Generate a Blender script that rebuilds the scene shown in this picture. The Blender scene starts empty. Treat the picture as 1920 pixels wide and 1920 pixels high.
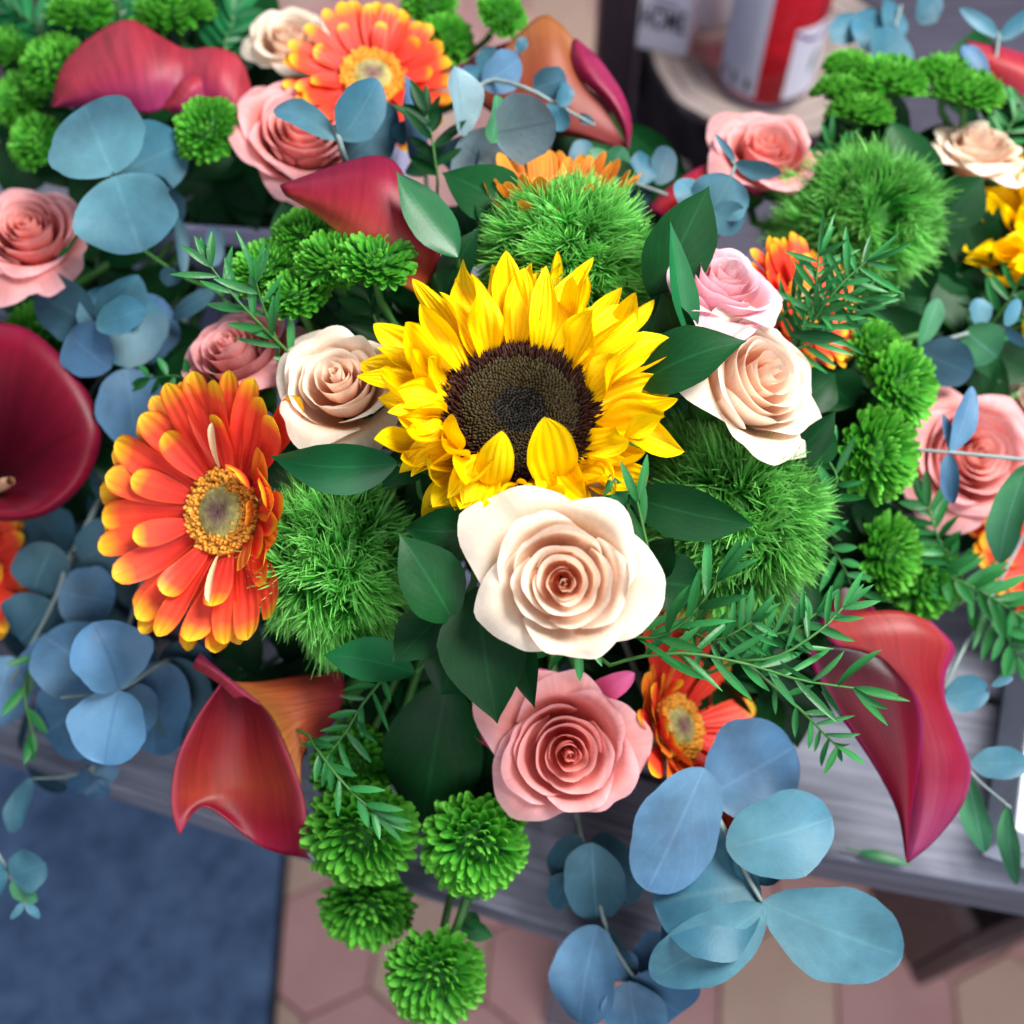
import bpy, math, random
import numpy as np
from mathutils import Vector, Matrix

# ------------------------------------------------------------------ camera, world, lights, exposure
scene = bpy.context.scene
FOV = math.radians(49.5)
FPX = 960.0 / math.tan(FOV / 2)            # focal length in photograph pixels (1920 wide)
CAM = Vector((0.0, 0.0, 1.15))
DEP = math.radians(58.0)                   # the phone looks down by 58 degrees
FWD = Vector((0, math.cos(DEP), -math.sin(DEP)))
UPV = Vector((0, math.sin(DEP), math.cos(DEP)))
RTV = Vector((1, 0, 0))
TABLE = 0.58                               # height of the bench top
cd = bpy.data.cameras.new('camera')
co = bpy.data.objects.new('camera', cd)
scene.collection.objects.link(co)
co.location = CAM
co.rotation_euler = (math.radians(90) - DEP, 0, 0)
cd.sensor_width = 36
cd.angle = FOV
cd.clip_start = 0.02
cd.clip_end = 60
cd.dof.use_dof = True
cd.dof.focus_distance = 0.432
cd.dof.aperture_fstop = 4.7
scene.camera = co

world = bpy.data.worlds.new('World')
scene.world = world
world.use_nodes = True
bg = world.node_tree.nodes['Background']
bg.inputs[0].default_value = (0.56, 0.74, 1.0, 1)
bg.inputs[1].default_value = 0.18


def area(name, loc, target, size, power, color):
    l = bpy.data.lights.new(name, 'AREA')
    l.shape = 'RECTANGLE'
    l.size, l.size_y = size
    l.energy = power
    l.color = color
    o = bpy.data.objects.new(name, l)
    scene.collection.objects.link(o)
    o.location = loc
    o.rotation_euler = (Vector(target) - Vector(loc)).to_track_quat('-Z', 'Y').to_euler()
    return o


area('key_light', (0.62, 0.40, 1.85), (0.03, 0.30, 0.7), (0.55, 0.55), 50, (1.0, 0.97, 0.92))  # unseen key lamp, hung close so its light falls off towards the edges
area('back_fill', (-1.3, 1.5, 2.2), (-0.05, 0.35, 0.7), (1.6, 1.2), 13, (0.72, 0.82, 1.0))  # unseen cool fill lamp added behind on the left
area('front_fill', (0.1, -0.95, 1.55), (0.05, 0.15, 0.15), (1.5, 0.9), 20, (0.95, 0.97, 1.0))  # unseen fill lamp added to lift the floor and bench front

scene.render.engine = 'CYCLES'
scene.view_settings.view_transform = 'Standard'
scene.view_settings.look = 'None'
scene.view_settings.exposure = -0.08
scene.view_settings.gamma = 1.0
scene.cycles.use_denoising = True
scene.cycles.max_bounces = 6
scene.cycles.transparent_max_bounces = 6
scene.cycles.caustics_reflective = False
scene.cycles.caustics_refractive = False

# ------------------------------------------------------------------ helpers
COL = scene.collection
R = random.Random(7)


def rr(a, b):
    return R.uniform(a, b)


def P(px, py, d):
    return CAM + d * (FWD + RTV * ((px - 960) / FPX) + UPV * ((960 - py) / FPX))


def onz(px, py, z):
    v = FWD + RTV * ((px - 960) / FPX) + UPV * ((960 - py) / FPX)
    return CAM + v * ((z - CAM.z) / v.z)


def D(x, y, z):
    return (RTV * x + UPV * y - FWD * z).normalized()


def S(px, d):
    return px * d / FPX


def smooth(a, b, x):
    t = min(1, max(0, (x - a) / (b - a)))
    return t * t * (3 - 2 * t)


def thing(name, label, cat, M, group=None):
    o = bpy.data.objects.new(name, None)
    o.empty_display_size = 0.01
    COL.objects.link(o)
    if isinstance(M, Matrix):
        o.matrix_world = M
    else:
        o.location = M
    tag(o, label, cat, group)
    return o


def tag(o, label=None, cat=None, group=None, kind=None):
    if label: o['label'] = label
    if cat: o['category'] = cat
    if group: o['group'] = group
    if kind: o['kind'] = kind
    return o


def link(name, me, parent=None, kind=None):
    o = bpy.data.objects.new(name, me)
    COL.objects.link(o)
    if parent is not None:
        o.parent = parent
    if kind: o['kind'] = kind
    return o


def mesh(name, V, Fc, mats, uv=None, flat=False):
    me = bpy.data.meshes.new(name)
    me.from_pydata([tuple(v) for v in V], [], Fc)
    if not isinstance(mats, (list, tuple)): mats = [mats]
    for m in mats: me.materials.append(m)
    if not flat:
        me.polygons.foreach_set('use_smooth', [True] * len(me.polygons))
    if uv is not None:
        l = me.uv_layers.new(name='UVMap')
        idx = np.empty(len(me.loops), dtype=np.int32)
        me.loops.foreach_get('vertex_index', idx)
        l.data.foreach_set('uv', np.asarray(uv, dtype=np.float32)[idx].ravel())
    me.update()
    return me


def grid_faces(nu, nv, off=0, closed=False):
    f = []
    for i in range(nu - 1):
        for j in range(nv if closed else nv - 1):
            j2 = (j + 1) % nv
            f.append((off + i * nv + j, off + i * nv + j2, off + (i + 1) * nv + j2, off + (i + 1) * nv + j))
    return f


def grid_uv(nu, nv):
    a = np.zeros((nu, nv, 2))
    a[:, :, 0] = np.linspace(0, 1, nv)[None, :]
    a[:, :, 1] = np.linspace(0, 1, nu)[:, None]
    return a.reshape(-1, 2)


def sheet(name, A, mat, parent, closed=False, origin=None, thick=0, kind=None):
    A = np.asarray(A, dtype=float)
    nu, nv = A.shape[:2]
    V = A.reshape(-1, 3)
    if origin is not None:
        V = V - np.array(origin)
    me = mesh(name, V, grid_faces(nu, nv, 0, closed), mat, grid_uv(nu, nv))
    o = link(name, me, parent, kind)
    if thick:
        m = o.modifiers.new('thickness', 'SOLIDIFY')
        m.thickness = thick
        m.offset = -1
        if isinstance(mat, (list, tuple)) and len(mat) > 1:
            m.material_offset = 1
    return o


def multi(name, sheets, mat, parent, kind='stuff'):
    """many little sheets joined into one part"""
    V, Fc, UV = [], [], []
    n = 0
    for A in sheets:
        nu, nv = A.shape[:2]
        V.append(A.reshape(-1, 3)); UV.append(grid_uv(nu, nv))
        Fc += grid_faces(nu, nv, n)
        n += nu * nv
    return link(name, mesh(name, np.concatenate(V), Fc, mat, np.concatenate(UV)), parent, kind)


def tube_pts(pts, r0, r1=None, sides=7):
    pts = [Vector(p) for p in pts]
    r1 = r0 if r1 is None else r1
    n = len(pts)
    A = np.zeros((n, sides, 3))
    ref = Vector((0.3, 0.2, 0.9)).normalized()
    for i, p in enumerate(pts):
        t = (pts[min(i + 1, n - 1)] - pts[max(i - 1, 0)])
        t = t.normalized() if t.length > 1e-9 else Vector((0, 0, 1))
        x = t.cross(ref)
        if x.length < 1e-3: x = t.cross(Vector((1, 0, 0)))
        x.normalize()
        y = t.cross(x)
        r = r0 + (r1 - r0) * i / (n - 1)
        for j in range(sides):
            a = 2 * math.pi * j / sides
            A[i, j] = p + (x * math.cos(a) + y * math.sin(a)) * r
    return A


def tube(name, pts, r0, mat, parent, r1=None, sides=7, origin=None):
    return sheet(name, tube_pts(pts, r0, r1, sides), mat, parent, closed=True, origin=origin)


def bez(a, b, c, d, n=10):
    out = []
    for i in range(n + 1):
        t = i / n
        out.append(a * (1 - t) ** 3 + b * 3 * t * (1 - t) ** 2 + c * 3 * t * t * (1 - t) + d * t ** 3)
    return out


def crv(pts, n=14):
    """Catmull-Rom through points"""
    pts = [Vector(p) for p in pts]
    if len(pts) < 3:
        return [pts[0].lerp(pts[-1], i / n) for i in range(n + 1)]
    q = [pts[0] * 2 - pts[1]] + pts + [pts[-1] * 2 - pts[-2]]
    out = []
    m = len(pts) - 1
    for i in range(n + 1):
        x = i / n * m
        k = min(int(x), m - 1)
        t = x - k
        a, b, c, d = q[k:k + 4]
        out.append(0.5 * ((2 * b) + (c - a) * t + (2 * a - 5 * b + 4 * c - d) * t * t + (3 * b - a - 3 * c + d) * t ** 3))
    return out


def box_me(name, lo, hi, mat, bev=0.0):
    x0, y0, z0 = lo; x1, y1, z1 = hi
    V = [(x, y, z) for z in (z0, z1) for y in (y0, y1) for x in (x0, x1)]
    Fc = [(0, 2, 3, 1), (4, 5, 7, 6), (0, 1, 5, 4), (2, 6, 7, 3), (0, 4, 6, 2), (1, 3, 7, 5)]
    return mesh(name, V, Fc, mat, flat=True)


def box(name, lo, hi, mat, parent, bev=0.003):
    o = link(name, box_me(name, lo, hi, mat), parent)
    if bev:
        m = o.modifiers.new('bevel', 'BEVEL'); m.width = bev; m.segments = 2
    return o


def frame(px, py, d, n, roll=0):
    z = D(*n)
    u = UPV - z * UPV.dot(z)
    if u.length < 0.05: u = RTV.copy()
    y = u.normalized(); x = y.cross(z)
    M = Matrix((x, y, z)).transposed()
    M = (M @ Matrix.Rotation(math.radians(roll), 3, 'Z')).to_4x4()
    M.translation = P(px, py, d)
    return M


# ------------------------------------------------------------------ materials
def nodes(name):
    m = bpy.data.materials.new(name)
    m.use_nodes = True
    nt = m.node_tree
    return m, nt, nt.nodes['Principled BSDF'], nt.nodes['Material Output']


def N(nt, typ, **kw):
    n = nt.nodes.new(typ)
    for k, v in kw.items():
        if k == 'ins':
            for i, val in v.items(): n.inputs[i].default_value = val
        else:
            setattr(n, k, v)
    return n


def ramp(nt, stops, fac):
    r = nt.nodes.new('ShaderNodeValToRGB')
    e = r.color_ramp.elements
    while len(e) < len(stops): e.new(0.5)
    for k, (p, c) in enumerate(stops):
        e[k].position = p
        e[k].color = (*c, 1)
    nt.links.new(fac, r.inputs[0])
    return r.outputs[0]


def mix(nt, a, b, fac, mode='MIX'):
    m = nt.nodes.new('ShaderNodeMix')
    m.data_type = 'RGBA'; m.blend_type = mode
    for sock, v in ((m.inputs[6], a), (m.inputs[7], b), (m.inputs[0], fac)):
        if isinstance(v, (int, float)): sock.default_value = v
        elif isinstance(v, tuple): sock.default_value = (*v, 1)
        else: nt.links.new(v, sock)
    return m.outputs[2]


def petal_mat(name, stops, stops2=None, rough=0.5, trans=0.35, ribs=0, rib_str=0.25, spec=0.3, vary=0.12, blotch=0.15,
              midrib=None, edge=None, nscale=90.0, sheen=0.0, streak=0.0, streak_n=26.0, veins=0.0, vein_n=8.0, drift=None):
    """colour runs along the petal (UV y); stops2 is the look of the inner petals (object colour red = 0)"""
    m, nt, b, out = nodes(name)
    uv = N(nt, 'ShaderNodeUVMap')
    sep = N(nt, 'ShaderNodeSeparateXYZ')
    nt.links.new(uv.outputs[0], sep.inputs[0])
    oi = N(nt, 'ShaderNodeObjectInfo')
    tc = N(nt, 'ShaderNodeTexCoord')
    noi = N(nt, 'ShaderNodeTexNoise', ins={'Scale': nscale, 'Detail': 3.0})
    nt.links.new(tc.outputs['Object'], noi.inputs['Vector'])
    # the colour border wanders a little
    wob = N(nt, 'ShaderNodeMath', operation='MULTIPLY_ADD', ins={1: 0.14, 2: -0.07})
    nt.links.new(noi.outputs[0], wob.inputs[0])
    add = N(nt, 'ShaderNodeMath', operation='ADD')
    nt.links.new(sep.outputs[1], add.inputs[0]); nt.links.new(wob.outputs[0], add.inputs[1])
    c = ramp(nt, stops, add.outputs[0])
    if stops2:
        c2 = ramp(nt, stops2, add.outputs[0])
        sc = N(nt, 'ShaderNodeSeparateColor')
        nt.links.new(oi.outputs['Color'], sc.inputs[0])
        c = mix(nt, c2, c, sc.outputs[0])
    if drift:
        dn = N(nt, 'ShaderNodeTexNoise', ins={'Scale': 28.0, 'Detail': 3.0})
        nt.links.new(tc.outputs['Object'], dn.inputs['Vector'])
        da = N(nt, 'ShaderNodeMath', operation='MULTIPLY_ADD', ins={1: 0.7})
        nt.links.new(oi.outputs['Random'], da.inputs[0]); nt.links.new(dn.outputs[0], da.inputs[2])
        dm = N(nt, 'ShaderNodeMapRange', ins={1: 0.6, 2: 1.3, 3: 0.0, 4: 0.42})
        nt.links.new(da.outputs[0], dm.inputs[0])
        c = mix(nt, c, drift, dm.outputs[0])
    dist = N(nt, 'ShaderNodeMath', operation='SUBTRACT', ins={1: 0.5})
    nt.links.new(sep.outputs[0], dist.inputs[0])
    ab = N(nt, 'ShaderNodeMath', operation='ABSOLUTE')
    nt.links.new(dist.outputs[0], ab.inputs[0])
    if midrib:
        f = N(nt, 'ShaderNodeMapRange', ins={1: 0.0, 2: 0.035, 3: 0.7, 4: 0.0})
        nt.links.new(ab.outputs[0], f.inputs[0])
        c = mix(nt, c, midrib, f.outputs[0])
    if edge:
        f = N(nt, 'ShaderNodeMapRange', ins={1: 0.40, 2: 0.5, 3: 0.0, 4: 0.8})
        nt.links.new(ab.outputs[0], f.inputs[0])
        c = mix(nt, c, edge, f.outputs[0])
    if veins:
        # side veins slanting away from the midrib
        va = N(nt, 'ShaderNodeMath', operation='MULTIPLY_ADD', ins={1: -vein_n * 0.9})
        vb = N(nt, 'ShaderNodeMath', operation='MULTIPLY', ins={1: vein_n})
        nt.links.new(sep.outputs[1], vb.inputs[0]); nt.links.new(ab.outputs[0], va.inputs[0]); nt.links.new(vb.outputs[0], va.inputs[2])
        vn = N(nt, 'ShaderNodeMath', operation='MULTIPLY_ADD', ins={1: 0.8})
        nt.links.new(noi.outputs[0], vn.inputs[0]); nt.links.new(va.outputs[0], vn.inputs[2])
        vf = N(nt, 'ShaderNodeMath', operation='FRACT')
        nt.links.new(vn.outputs[0], vf.inputs[0])
        vc = N(nt, 'ShaderNodeMath', operation='PINGPONG', ins={1: 0.5})
        nt.links.new(vf.outputs[0], vc.inputs[0])
        vm = N(nt, 'ShaderNodeMapRange', ins={1: 0.0, 2: 0.07, 3: veins, 4: 0.0})
        nt.links.new(vc.outputs[0], vm.inputs[0])
        c = mix(nt, c, midrib, vm.outputs[0])
    if streak:
        cm = N(nt, 'ShaderNodeCombineXYZ')
        su = N(nt, 'ShaderNodeMath', operation='MULTIPLY', ins={1: streak_n})
        sv = N(nt, 'ShaderNodeMath', operation='MULTIPLY', ins={1: 1.6})
        sr_ = N(nt, 'ShaderNodeMath', operation='MULTIPLY', ins={1: 37.0})
        nt.links.new(sep.outputs[0], su.inputs[0]); nt.links.new(sep.outputs[1], sv.inputs[0]); nt.links.new(oi.outputs['Random'], sr_.inputs[0])
        nt.links.new(su.outputs[0], cm.inputs[0]); nt.links.new(sv.outputs[0], cm.inputs[1]); nt.links.new(sr_.outputs[0], cm.inputs[2])
        sn_ = N(nt, 'ShaderNodeTexNoise', ins={'Scale': 1.0, 'Detail': 4.0, 'Roughness': 0.65})
        nt.links.new(cm.outputs[0], sn_.inputs['Vector'])
        sm = N(nt, 'ShaderNodeMapRange', ins={1: 0.3, 2: 0.7, 3: 1 - streak, 4: 1 + streak * 0.7})
        nt.links.new(sn_.outputs[0], sm.inputs[0])
        sc_ = N(nt, 'ShaderNodeVectorMath', operation='SCALE')
        nt.links.new(c, sc_.inputs[0]); nt.links.new(sm.outputs[0], sc_.inputs['Scale'])
        c = sc_.outputs[0]
    # blotches and a difference from piece to piece
    nb = N(nt, 'ShaderNodeTexNoise', ins={'Scale': nscale * 0.7, 'Detail': 4.0, 'Roughness': 0.6})
    nt.links.new(tc.outputs['Object'], nb.inputs['Vector'])
    mr = N(nt, 'ShaderNodeMapRange', ins={1: 0.3, 2: 0.7, 3: 1 - blotch, 4: 1 + blotch * 0.5})
    nt.links.new(nb.outputs[0], mr.inputs[0])
    rv = N(nt, 'ShaderNodeMapRange', ins={1: 0.0, 2: 1.0, 3: 1 - vary, 4: 1 + vary})
    nt.links.new(oi.outputs['Random'], rv.inputs[0])
    mm = N(nt, 'ShaderNodeMath', operation='MULTIPLY')
    nt.links.new(mr.outputs[0], mm.inputs[0]); nt.links.new(rv.outputs[0], mm.inputs[1])
    cc = N(nt, 'ShaderNodeVectorMath', operation='SCALE')
    nt.links.new(c, cc.inputs[0]); nt.links.new(mm.outputs[0], cc.inputs['Scale'])
    col = cc.outputs[0]
    nt.links.new(col, b.inputs['Base Color'])
    b.inputs['Roughness'].default_value = rough
    b.inputs['Specular IOR Level'].default_value = spec
    if sheen:
        b.inputs['Sheen Weight'].default_value = sheen
    # relief: ribs along the petal plus fine grain
    h = None
    if ribs:
        sn = N(nt, 'ShaderNodeMath', operation='MULTIPLY', ins={1: ribs * 2 * math.pi})
        nt.links.new(sep.outputs[0], sn.inputs[0])
        sw = N(nt, 'ShaderNodeMath', operation='SINE')
        nt.links.new(sn.outputs[0], sw.inputs[0])
        h = sw.outputs[0]
    gr = N(nt, 'ShaderNodeTexNoise', ins={'Scale': 700.0, 'Detail': 2.0})
    nt.links.new(tc.outputs['Object'], gr.inputs['Vector'])
    bp = N(nt, 'ShaderNodeBump', ins={'Strength': rib_str, 'Distance': 0.0006})
    if h is not None:
        ad = N(nt, 'ShaderNodeMath', operation='MULTIPLY_ADD', ins={1: 0.5})
        nt.links.new(gr.outputs[0], ad.inputs[0]); nt.links.new(h, ad.inputs[2])
        nt.links.new(ad.outputs[0], bp.inputs['Height'])
    else:
        nt.links.new(gr.outputs[0], bp.inputs['Height'])
    nt.links.new(bp.outputs[0], b.inputs['Normal'])
    if trans:
        tr = N(nt, 'ShaderNodeBsdfTranslucent')
        nt.links.new(col, tr.inputs[0])
        ms = N(nt, 'ShaderNodeMixShader', ins={0: trans})
        nt.links.new(b.outputs[0], ms.inputs[1]); nt.links.new(tr.outputs[0], ms.inputs[2])
        nt.links.new(ms.outputs[0], out.inputs[0])
    return m


def plain_mat(name, col, rough=0.6, spec=0.3, noise=0.25, nscale=40.0, stretch=None, bump=0.2, col2=None, metal=0.0, dist=0.002, vary=0.0):
    m, nt, b, out = nodes(name)
    tc = N(nt, 'ShaderNodeTexCoord')
    mp = N(nt, 'ShaderNodeMapping')
    if stretch: mp.inputs['Scale'].default_value = stretch
    nt.links.new(tc.outputs['Object'], mp.inputs[0])
    no = N(nt, 'ShaderNodeTexNoise', ins={'Scale': nscale, 'Detail': 6.0, 'Roughness': 0.62})
    nt.links.new(mp.outputs[0], no.inputs['Vector'])
    c2 = col2 or tuple(x * (1 - noise) for x in col)
    c1 = col if col2 else tuple(min(1, x * (1 + noise)) for x in col)
    c = ramp(nt, [(0.3, c2), (0.7, c1)], no.outputs[0])
    if vary:
        oi = N(nt, 'ShaderNodeObjectInfo')
        rv = N(nt, 'ShaderNodeMapRange', ins={1: 0.0, 2: 1.0, 3: 1 - vary, 4: 1 + vary})
        nt.links.new(oi.outputs['Random'], rv.inputs[0])
        cc = N(nt, 'ShaderNodeVectorMath', operation='SCALE')
        nt.links.new(c, cc.inputs[0]); nt.links.new(rv.outputs[0], cc.inputs['Scale'])
        c = cc.outputs[0]
    nt.links.new(c, b.inputs['Base Color'])
    b.inputs['Roughness'].default_value = rough
    b.inputs['Specular IOR Level'].default_value = spec
    b.inputs['Metallic'].default_value = metal
    if bump:
        bp = N(nt, 'ShaderNodeBump', ins={'Strength': bump, 'Distance': dist})
        nt.links.new(no.outputs[0], bp.inputs['Height'])
        nt.links.new(bp.outputs[0], b.inputs['Normal'])
    return m


M = {}
M['sun_petal'] = petal_mat('sunflower_petal', [(0.0, (0.78, 0.34, 0.0)), (0.25, (0.93, 0.55, 0.0)), (0.8, (0.95, 0.64, 0.0)), (1.0, (0.92, 0.62, 0.005))],
                           rough=0.5, trans=0.28, ribs=5, rib_str=0.35, spec=0.12, vary=0.07, blotch=0.08, streak=0.14, streak_n=14)
M['cream'] = petal_mat('cream_rose_petal', [(0.0, (0.72, 0.30, 0.12)), (0.45, (0.87, 0.58, 0.40)), (0.8, (0.88, 0.71, 0.57)), (1.0, (0.88, 0.77, 0.66))],
                       [(0.0, (0.86, 0.22, 0.10)), (0.5, (0.90, 0.42, 0.25)), (0.8, (0.90, 0.62, 0.45)), (1.0, (0.90, 0.74, 0.60))],
                       rough=0.55, trans=0.42, ribs=0, rib_str=0.15, vary=0.03, blotch=0.07, sheen=0.1, streak=0.06, streak_n=40, spec=0.2)
M['pink'] = petal_mat('pink_rose_petal', [(0.0, (0.62, 0.10, 0.08)), (0.5, (0.82, 0.23, 0.20)), (0.85, (0.86, 0.36, 0.35)), (1.0, (0.86, 0.46, 0.49))],
                      [(0.0, (0.72, 0.05, 0.04)), (0.5, (0.84, 0.16, 0.12)), (0.85, (0.88, 0.32, 0.27)), (1.0, (0.88, 0.45, 0.41))],
                      rough=0.55, trans=0.42, ribs=0, rib_str=0.15, vary=0.05, blotch=0.09, sheen=0.1, streak=0.09, streak_n=40, spec=0.2)
M['blush'] = petal_mat('blush_rose_petal', [(0.0, (0.80, 0.22, 0.22)), (0.5, (0.86, 0.42, 0.44)), (0.85, (0.87, 0.50, 0.58)), (1.0, (0.87, 0.58, 0.66))],
                       [(0.0, (0.84, 0.24, 0.22)), (0.5, (0.88, 0.40, 0.38)), (1.0, (0.88, 0.60, 0.60))], rough=0.55, trans=0.42, rib_str=0.15, vary=0.04, blotch=0.08, streak=0.08, streak_n=40, spec=0.2)
M['gerbera'] = petal_mat('gerbera_petal', [(0.0, (0.62, 0.016, 0.012)), (0.52, (0.80, 0.048, 0.028)), (0.68, (0.83, 0.08, 0.03)), (0.79, (0.85, 0.33, 0.015)), (0.88, (0.85, 0.53, 0.02))],
                         rough=0.5, trans=0.3, ribs=3, rib_str=0.2, vary=0.08, blotch=0.1, edge=(0.80, 0.09, 0.02), streak=0.10, streak_n=16)
M['gerbera_y'] = petal_mat('gerbera_petal_orange', [(0.0, (0.8, 0.12, 0.03)), (0.4, (0.85, 0.17, 0.03)), (0.75, (0.88, 0.26, 0.025)), (1.0, (0.88, 0.42, 0.03))],
                           rough=0.5, trans=0.3, ribs=4, rib_str=0.45, vary=0.1, blotch=0.1, edge=(0.88, 0.42, 0.04), streak=0.22, streak_n=16)
M['gerb_ring'] = petal_mat('gerbera_floret', [(0.0, (0.60, 0.20, 0.02)), (1.0, (0.90, 0.44, 0.06))], rough=0.6, trans=0.1, vary=0.1)
M['gerb_eye'] = petal_mat('gerbera_eye', [(0.0, (0.16, 0.07, 0.07)), (0.14, (0.19, 0.12, 0.08)), (0.32, (0.30, 0.27, 0.09)), (0.5, (0.42, 0.36, 0.10)), (1.0, (0.4, 0.2, 0.04))], rough=0.7, trans=0.0, blotch=0.5, nscale=420, rib_str=1.0)
M['stamen'] = petal_mat('cream_staminode', [(0, (0.8, 0.4, 0.15)), (1, (0.85, 0.68, 0.45))], rough=0.5, trans=0.2)
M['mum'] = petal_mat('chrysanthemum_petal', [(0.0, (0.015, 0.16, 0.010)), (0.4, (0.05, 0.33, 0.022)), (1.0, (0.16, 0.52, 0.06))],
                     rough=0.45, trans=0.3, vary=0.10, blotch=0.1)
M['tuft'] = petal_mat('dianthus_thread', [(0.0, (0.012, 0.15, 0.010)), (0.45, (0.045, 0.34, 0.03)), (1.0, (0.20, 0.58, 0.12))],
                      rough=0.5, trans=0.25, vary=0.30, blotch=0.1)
M['tuft_core'] = plain_mat('dianthus_core', (0.04, 0.2, 0.03), nscale=150, bump=0.8)
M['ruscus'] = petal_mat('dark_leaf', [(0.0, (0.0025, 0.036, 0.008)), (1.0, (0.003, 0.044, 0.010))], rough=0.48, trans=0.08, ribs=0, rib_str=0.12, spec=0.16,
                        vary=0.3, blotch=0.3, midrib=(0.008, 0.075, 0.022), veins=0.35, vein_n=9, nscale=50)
M['ruscus_lit'] = petal_mat('fresh_lit_leaf', [(0.0, (0.008, 0.12, 0.036)), (1.0, (0.010, 0.15, 0.045))], rough=0.38, trans=0.15, ribs=0, rib_str=0.08, spec=0.35,
                            vary=0.2, blotch=0.22, midrib=(0.022, 0.21, 0.07), veins=0.35, vein_n=9, nscale=50)  # lit copy of ruscus, light put into its colour; also fresh ferns
M['needle'] = petal_mat('fern_leaf', [(0.0, (0.012, 0.11, 0.025)), (1.0, (0.03, 0.22, 0.055))], rough=0.4, trans=0.2, vary=0.3, blotch=0.1, midrib=(0.04, 0.22, 0.06))
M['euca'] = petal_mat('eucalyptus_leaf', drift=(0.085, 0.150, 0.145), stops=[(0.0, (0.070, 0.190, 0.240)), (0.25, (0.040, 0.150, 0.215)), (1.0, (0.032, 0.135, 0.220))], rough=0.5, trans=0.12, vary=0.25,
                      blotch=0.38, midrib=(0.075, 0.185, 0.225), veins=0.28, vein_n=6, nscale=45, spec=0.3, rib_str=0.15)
M['euca_silver_lit'] = petal_mat('eucalyptus_leaf_silver_lit', drift=(0.13, 0.21, 0.22), stops=[(0.0, (0.22, 0.33, 0.37)), (1.0, (0.16, 0.28, 0.36))], rough=0.38, trans=0.12, vary=0.15,
                      blotch=0.3, midrib=(0.10, 0.19, 0.24), veins=0.3, vein_n=7, nscale=45, spec=0.5, rib_str=0.3)  # silvery copy of euca, lightened in colour to offset shade on these leaves
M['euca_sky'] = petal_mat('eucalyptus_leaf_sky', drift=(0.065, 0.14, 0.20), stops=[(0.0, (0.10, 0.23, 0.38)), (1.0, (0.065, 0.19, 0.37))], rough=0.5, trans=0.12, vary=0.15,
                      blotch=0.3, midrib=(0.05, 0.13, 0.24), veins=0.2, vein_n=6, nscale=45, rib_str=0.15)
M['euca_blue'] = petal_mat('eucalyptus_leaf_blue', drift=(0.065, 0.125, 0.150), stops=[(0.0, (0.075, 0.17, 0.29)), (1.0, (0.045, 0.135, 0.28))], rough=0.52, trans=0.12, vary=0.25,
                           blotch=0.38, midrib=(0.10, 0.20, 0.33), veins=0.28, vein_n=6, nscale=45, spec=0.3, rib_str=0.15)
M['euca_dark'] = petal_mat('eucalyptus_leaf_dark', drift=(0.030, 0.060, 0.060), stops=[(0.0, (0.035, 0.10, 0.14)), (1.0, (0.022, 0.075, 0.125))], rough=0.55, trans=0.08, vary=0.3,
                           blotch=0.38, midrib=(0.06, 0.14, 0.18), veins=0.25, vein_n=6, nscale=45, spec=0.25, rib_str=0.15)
M['euca_green'] = petal_mat('eucalyptus_leaf_green', [(0.0, (0.05, 0.2, 0.08)), (1.0, (0.04, 0.18, 0.10))], rough=0.5, trans=0.12, vary=0.2,
                            blotch=0.2, midrib=(0.12, 0.3, 0.25), nscale=60)
M['calla_in'] = petal_mat('calla_inside', [(0.0, (0.27, 0.012, 0.05)), (0.3, (0.33, 0.018, 0.030)), (0.65, (0.31, 0.014, 0.022)), (1.0, (0.26, 0.008, 0.050))], rough=0.46, trans=0.14, vary=0.06,
                          blotch=0.22, nscale=26, spec=0.22, ribs=0, rib_str=0.1, edge=(0.24, 0.014, 0.09), streak=0.30, streak_n=30)
M['calla_out'] = petal_mat('calla_outside', [(0.0, (0.38, 0.13, 0.025)), (0.45, (0.40, 0.07, 0.024)), (1.0, (0.30, 0.024, 0.045))], rough=0.46, trans=0.14, vary=0.06,
                           blotch=0.2, nscale=26, spec=0.22, ribs=0, rib_str=0.1, streak=0.28, streak_n=30)
M['calla_pink'] = petal_mat('calla_rose_red', [(0.0, (0.27, 0.020, 0.035)), (0.45, (0.31, 0.030, 0.050)), (1.0, (0.27, 0.020, 0.11))], rough=0.46, trans=0.14, vary=0.06,
                            blotch=0.22, nscale=26, spec=0.22, ribs=0, rib_str=0.1, streak=0.28, streak_n=30)
M['calla_dark'] = petal_mat('calla_maroon', [(0.0, (0.015, 0.0, 0.004)), (0.35, (0.07, 0.0, 0.007)), (0.75, (0.14, 0.002, 0.014)), (1.0, (0.15, 0.004, 0.030))], rough=0.42, trans=0.1,
                            vary=0.05, blotch=0.2, nscale=26, spec=0.22, ribs=0, rib_str=0.1, streak=0.28, streak_n=30, edge=(0.20, 0.008, 0.075))
M['calla_lip'] = petal_mat('calla_magenta_lip', [(0.0, (0.14, 0.005, 0.022)), (0.5, (0.18, 0.007, 0.038)), (1.0, (0.18, 0.009, 0.055))], rough=0.42, trans=0.12, vary=0.05, blotch=0.2, nscale=26, spec=0.25, streak=0.25, streak_n=30, rib_str=0.1)
M['calla_wine'] = petal_mat('calla_burgundy', [(0.0, (0.16, 0.006, 0.030)), (0.5, (0.23, 0.010, 0.026)), (0.82, (0.29, 0.035, 0.022)), (1.0, (0.36, 0.10, 0.03))], rough=0.42, trans=0.12, vary=0.05,
                            blotch=0.25, nscale=26, spec=0.25, streak=0.22, streak_n=30, rib_str=0.1)
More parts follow.
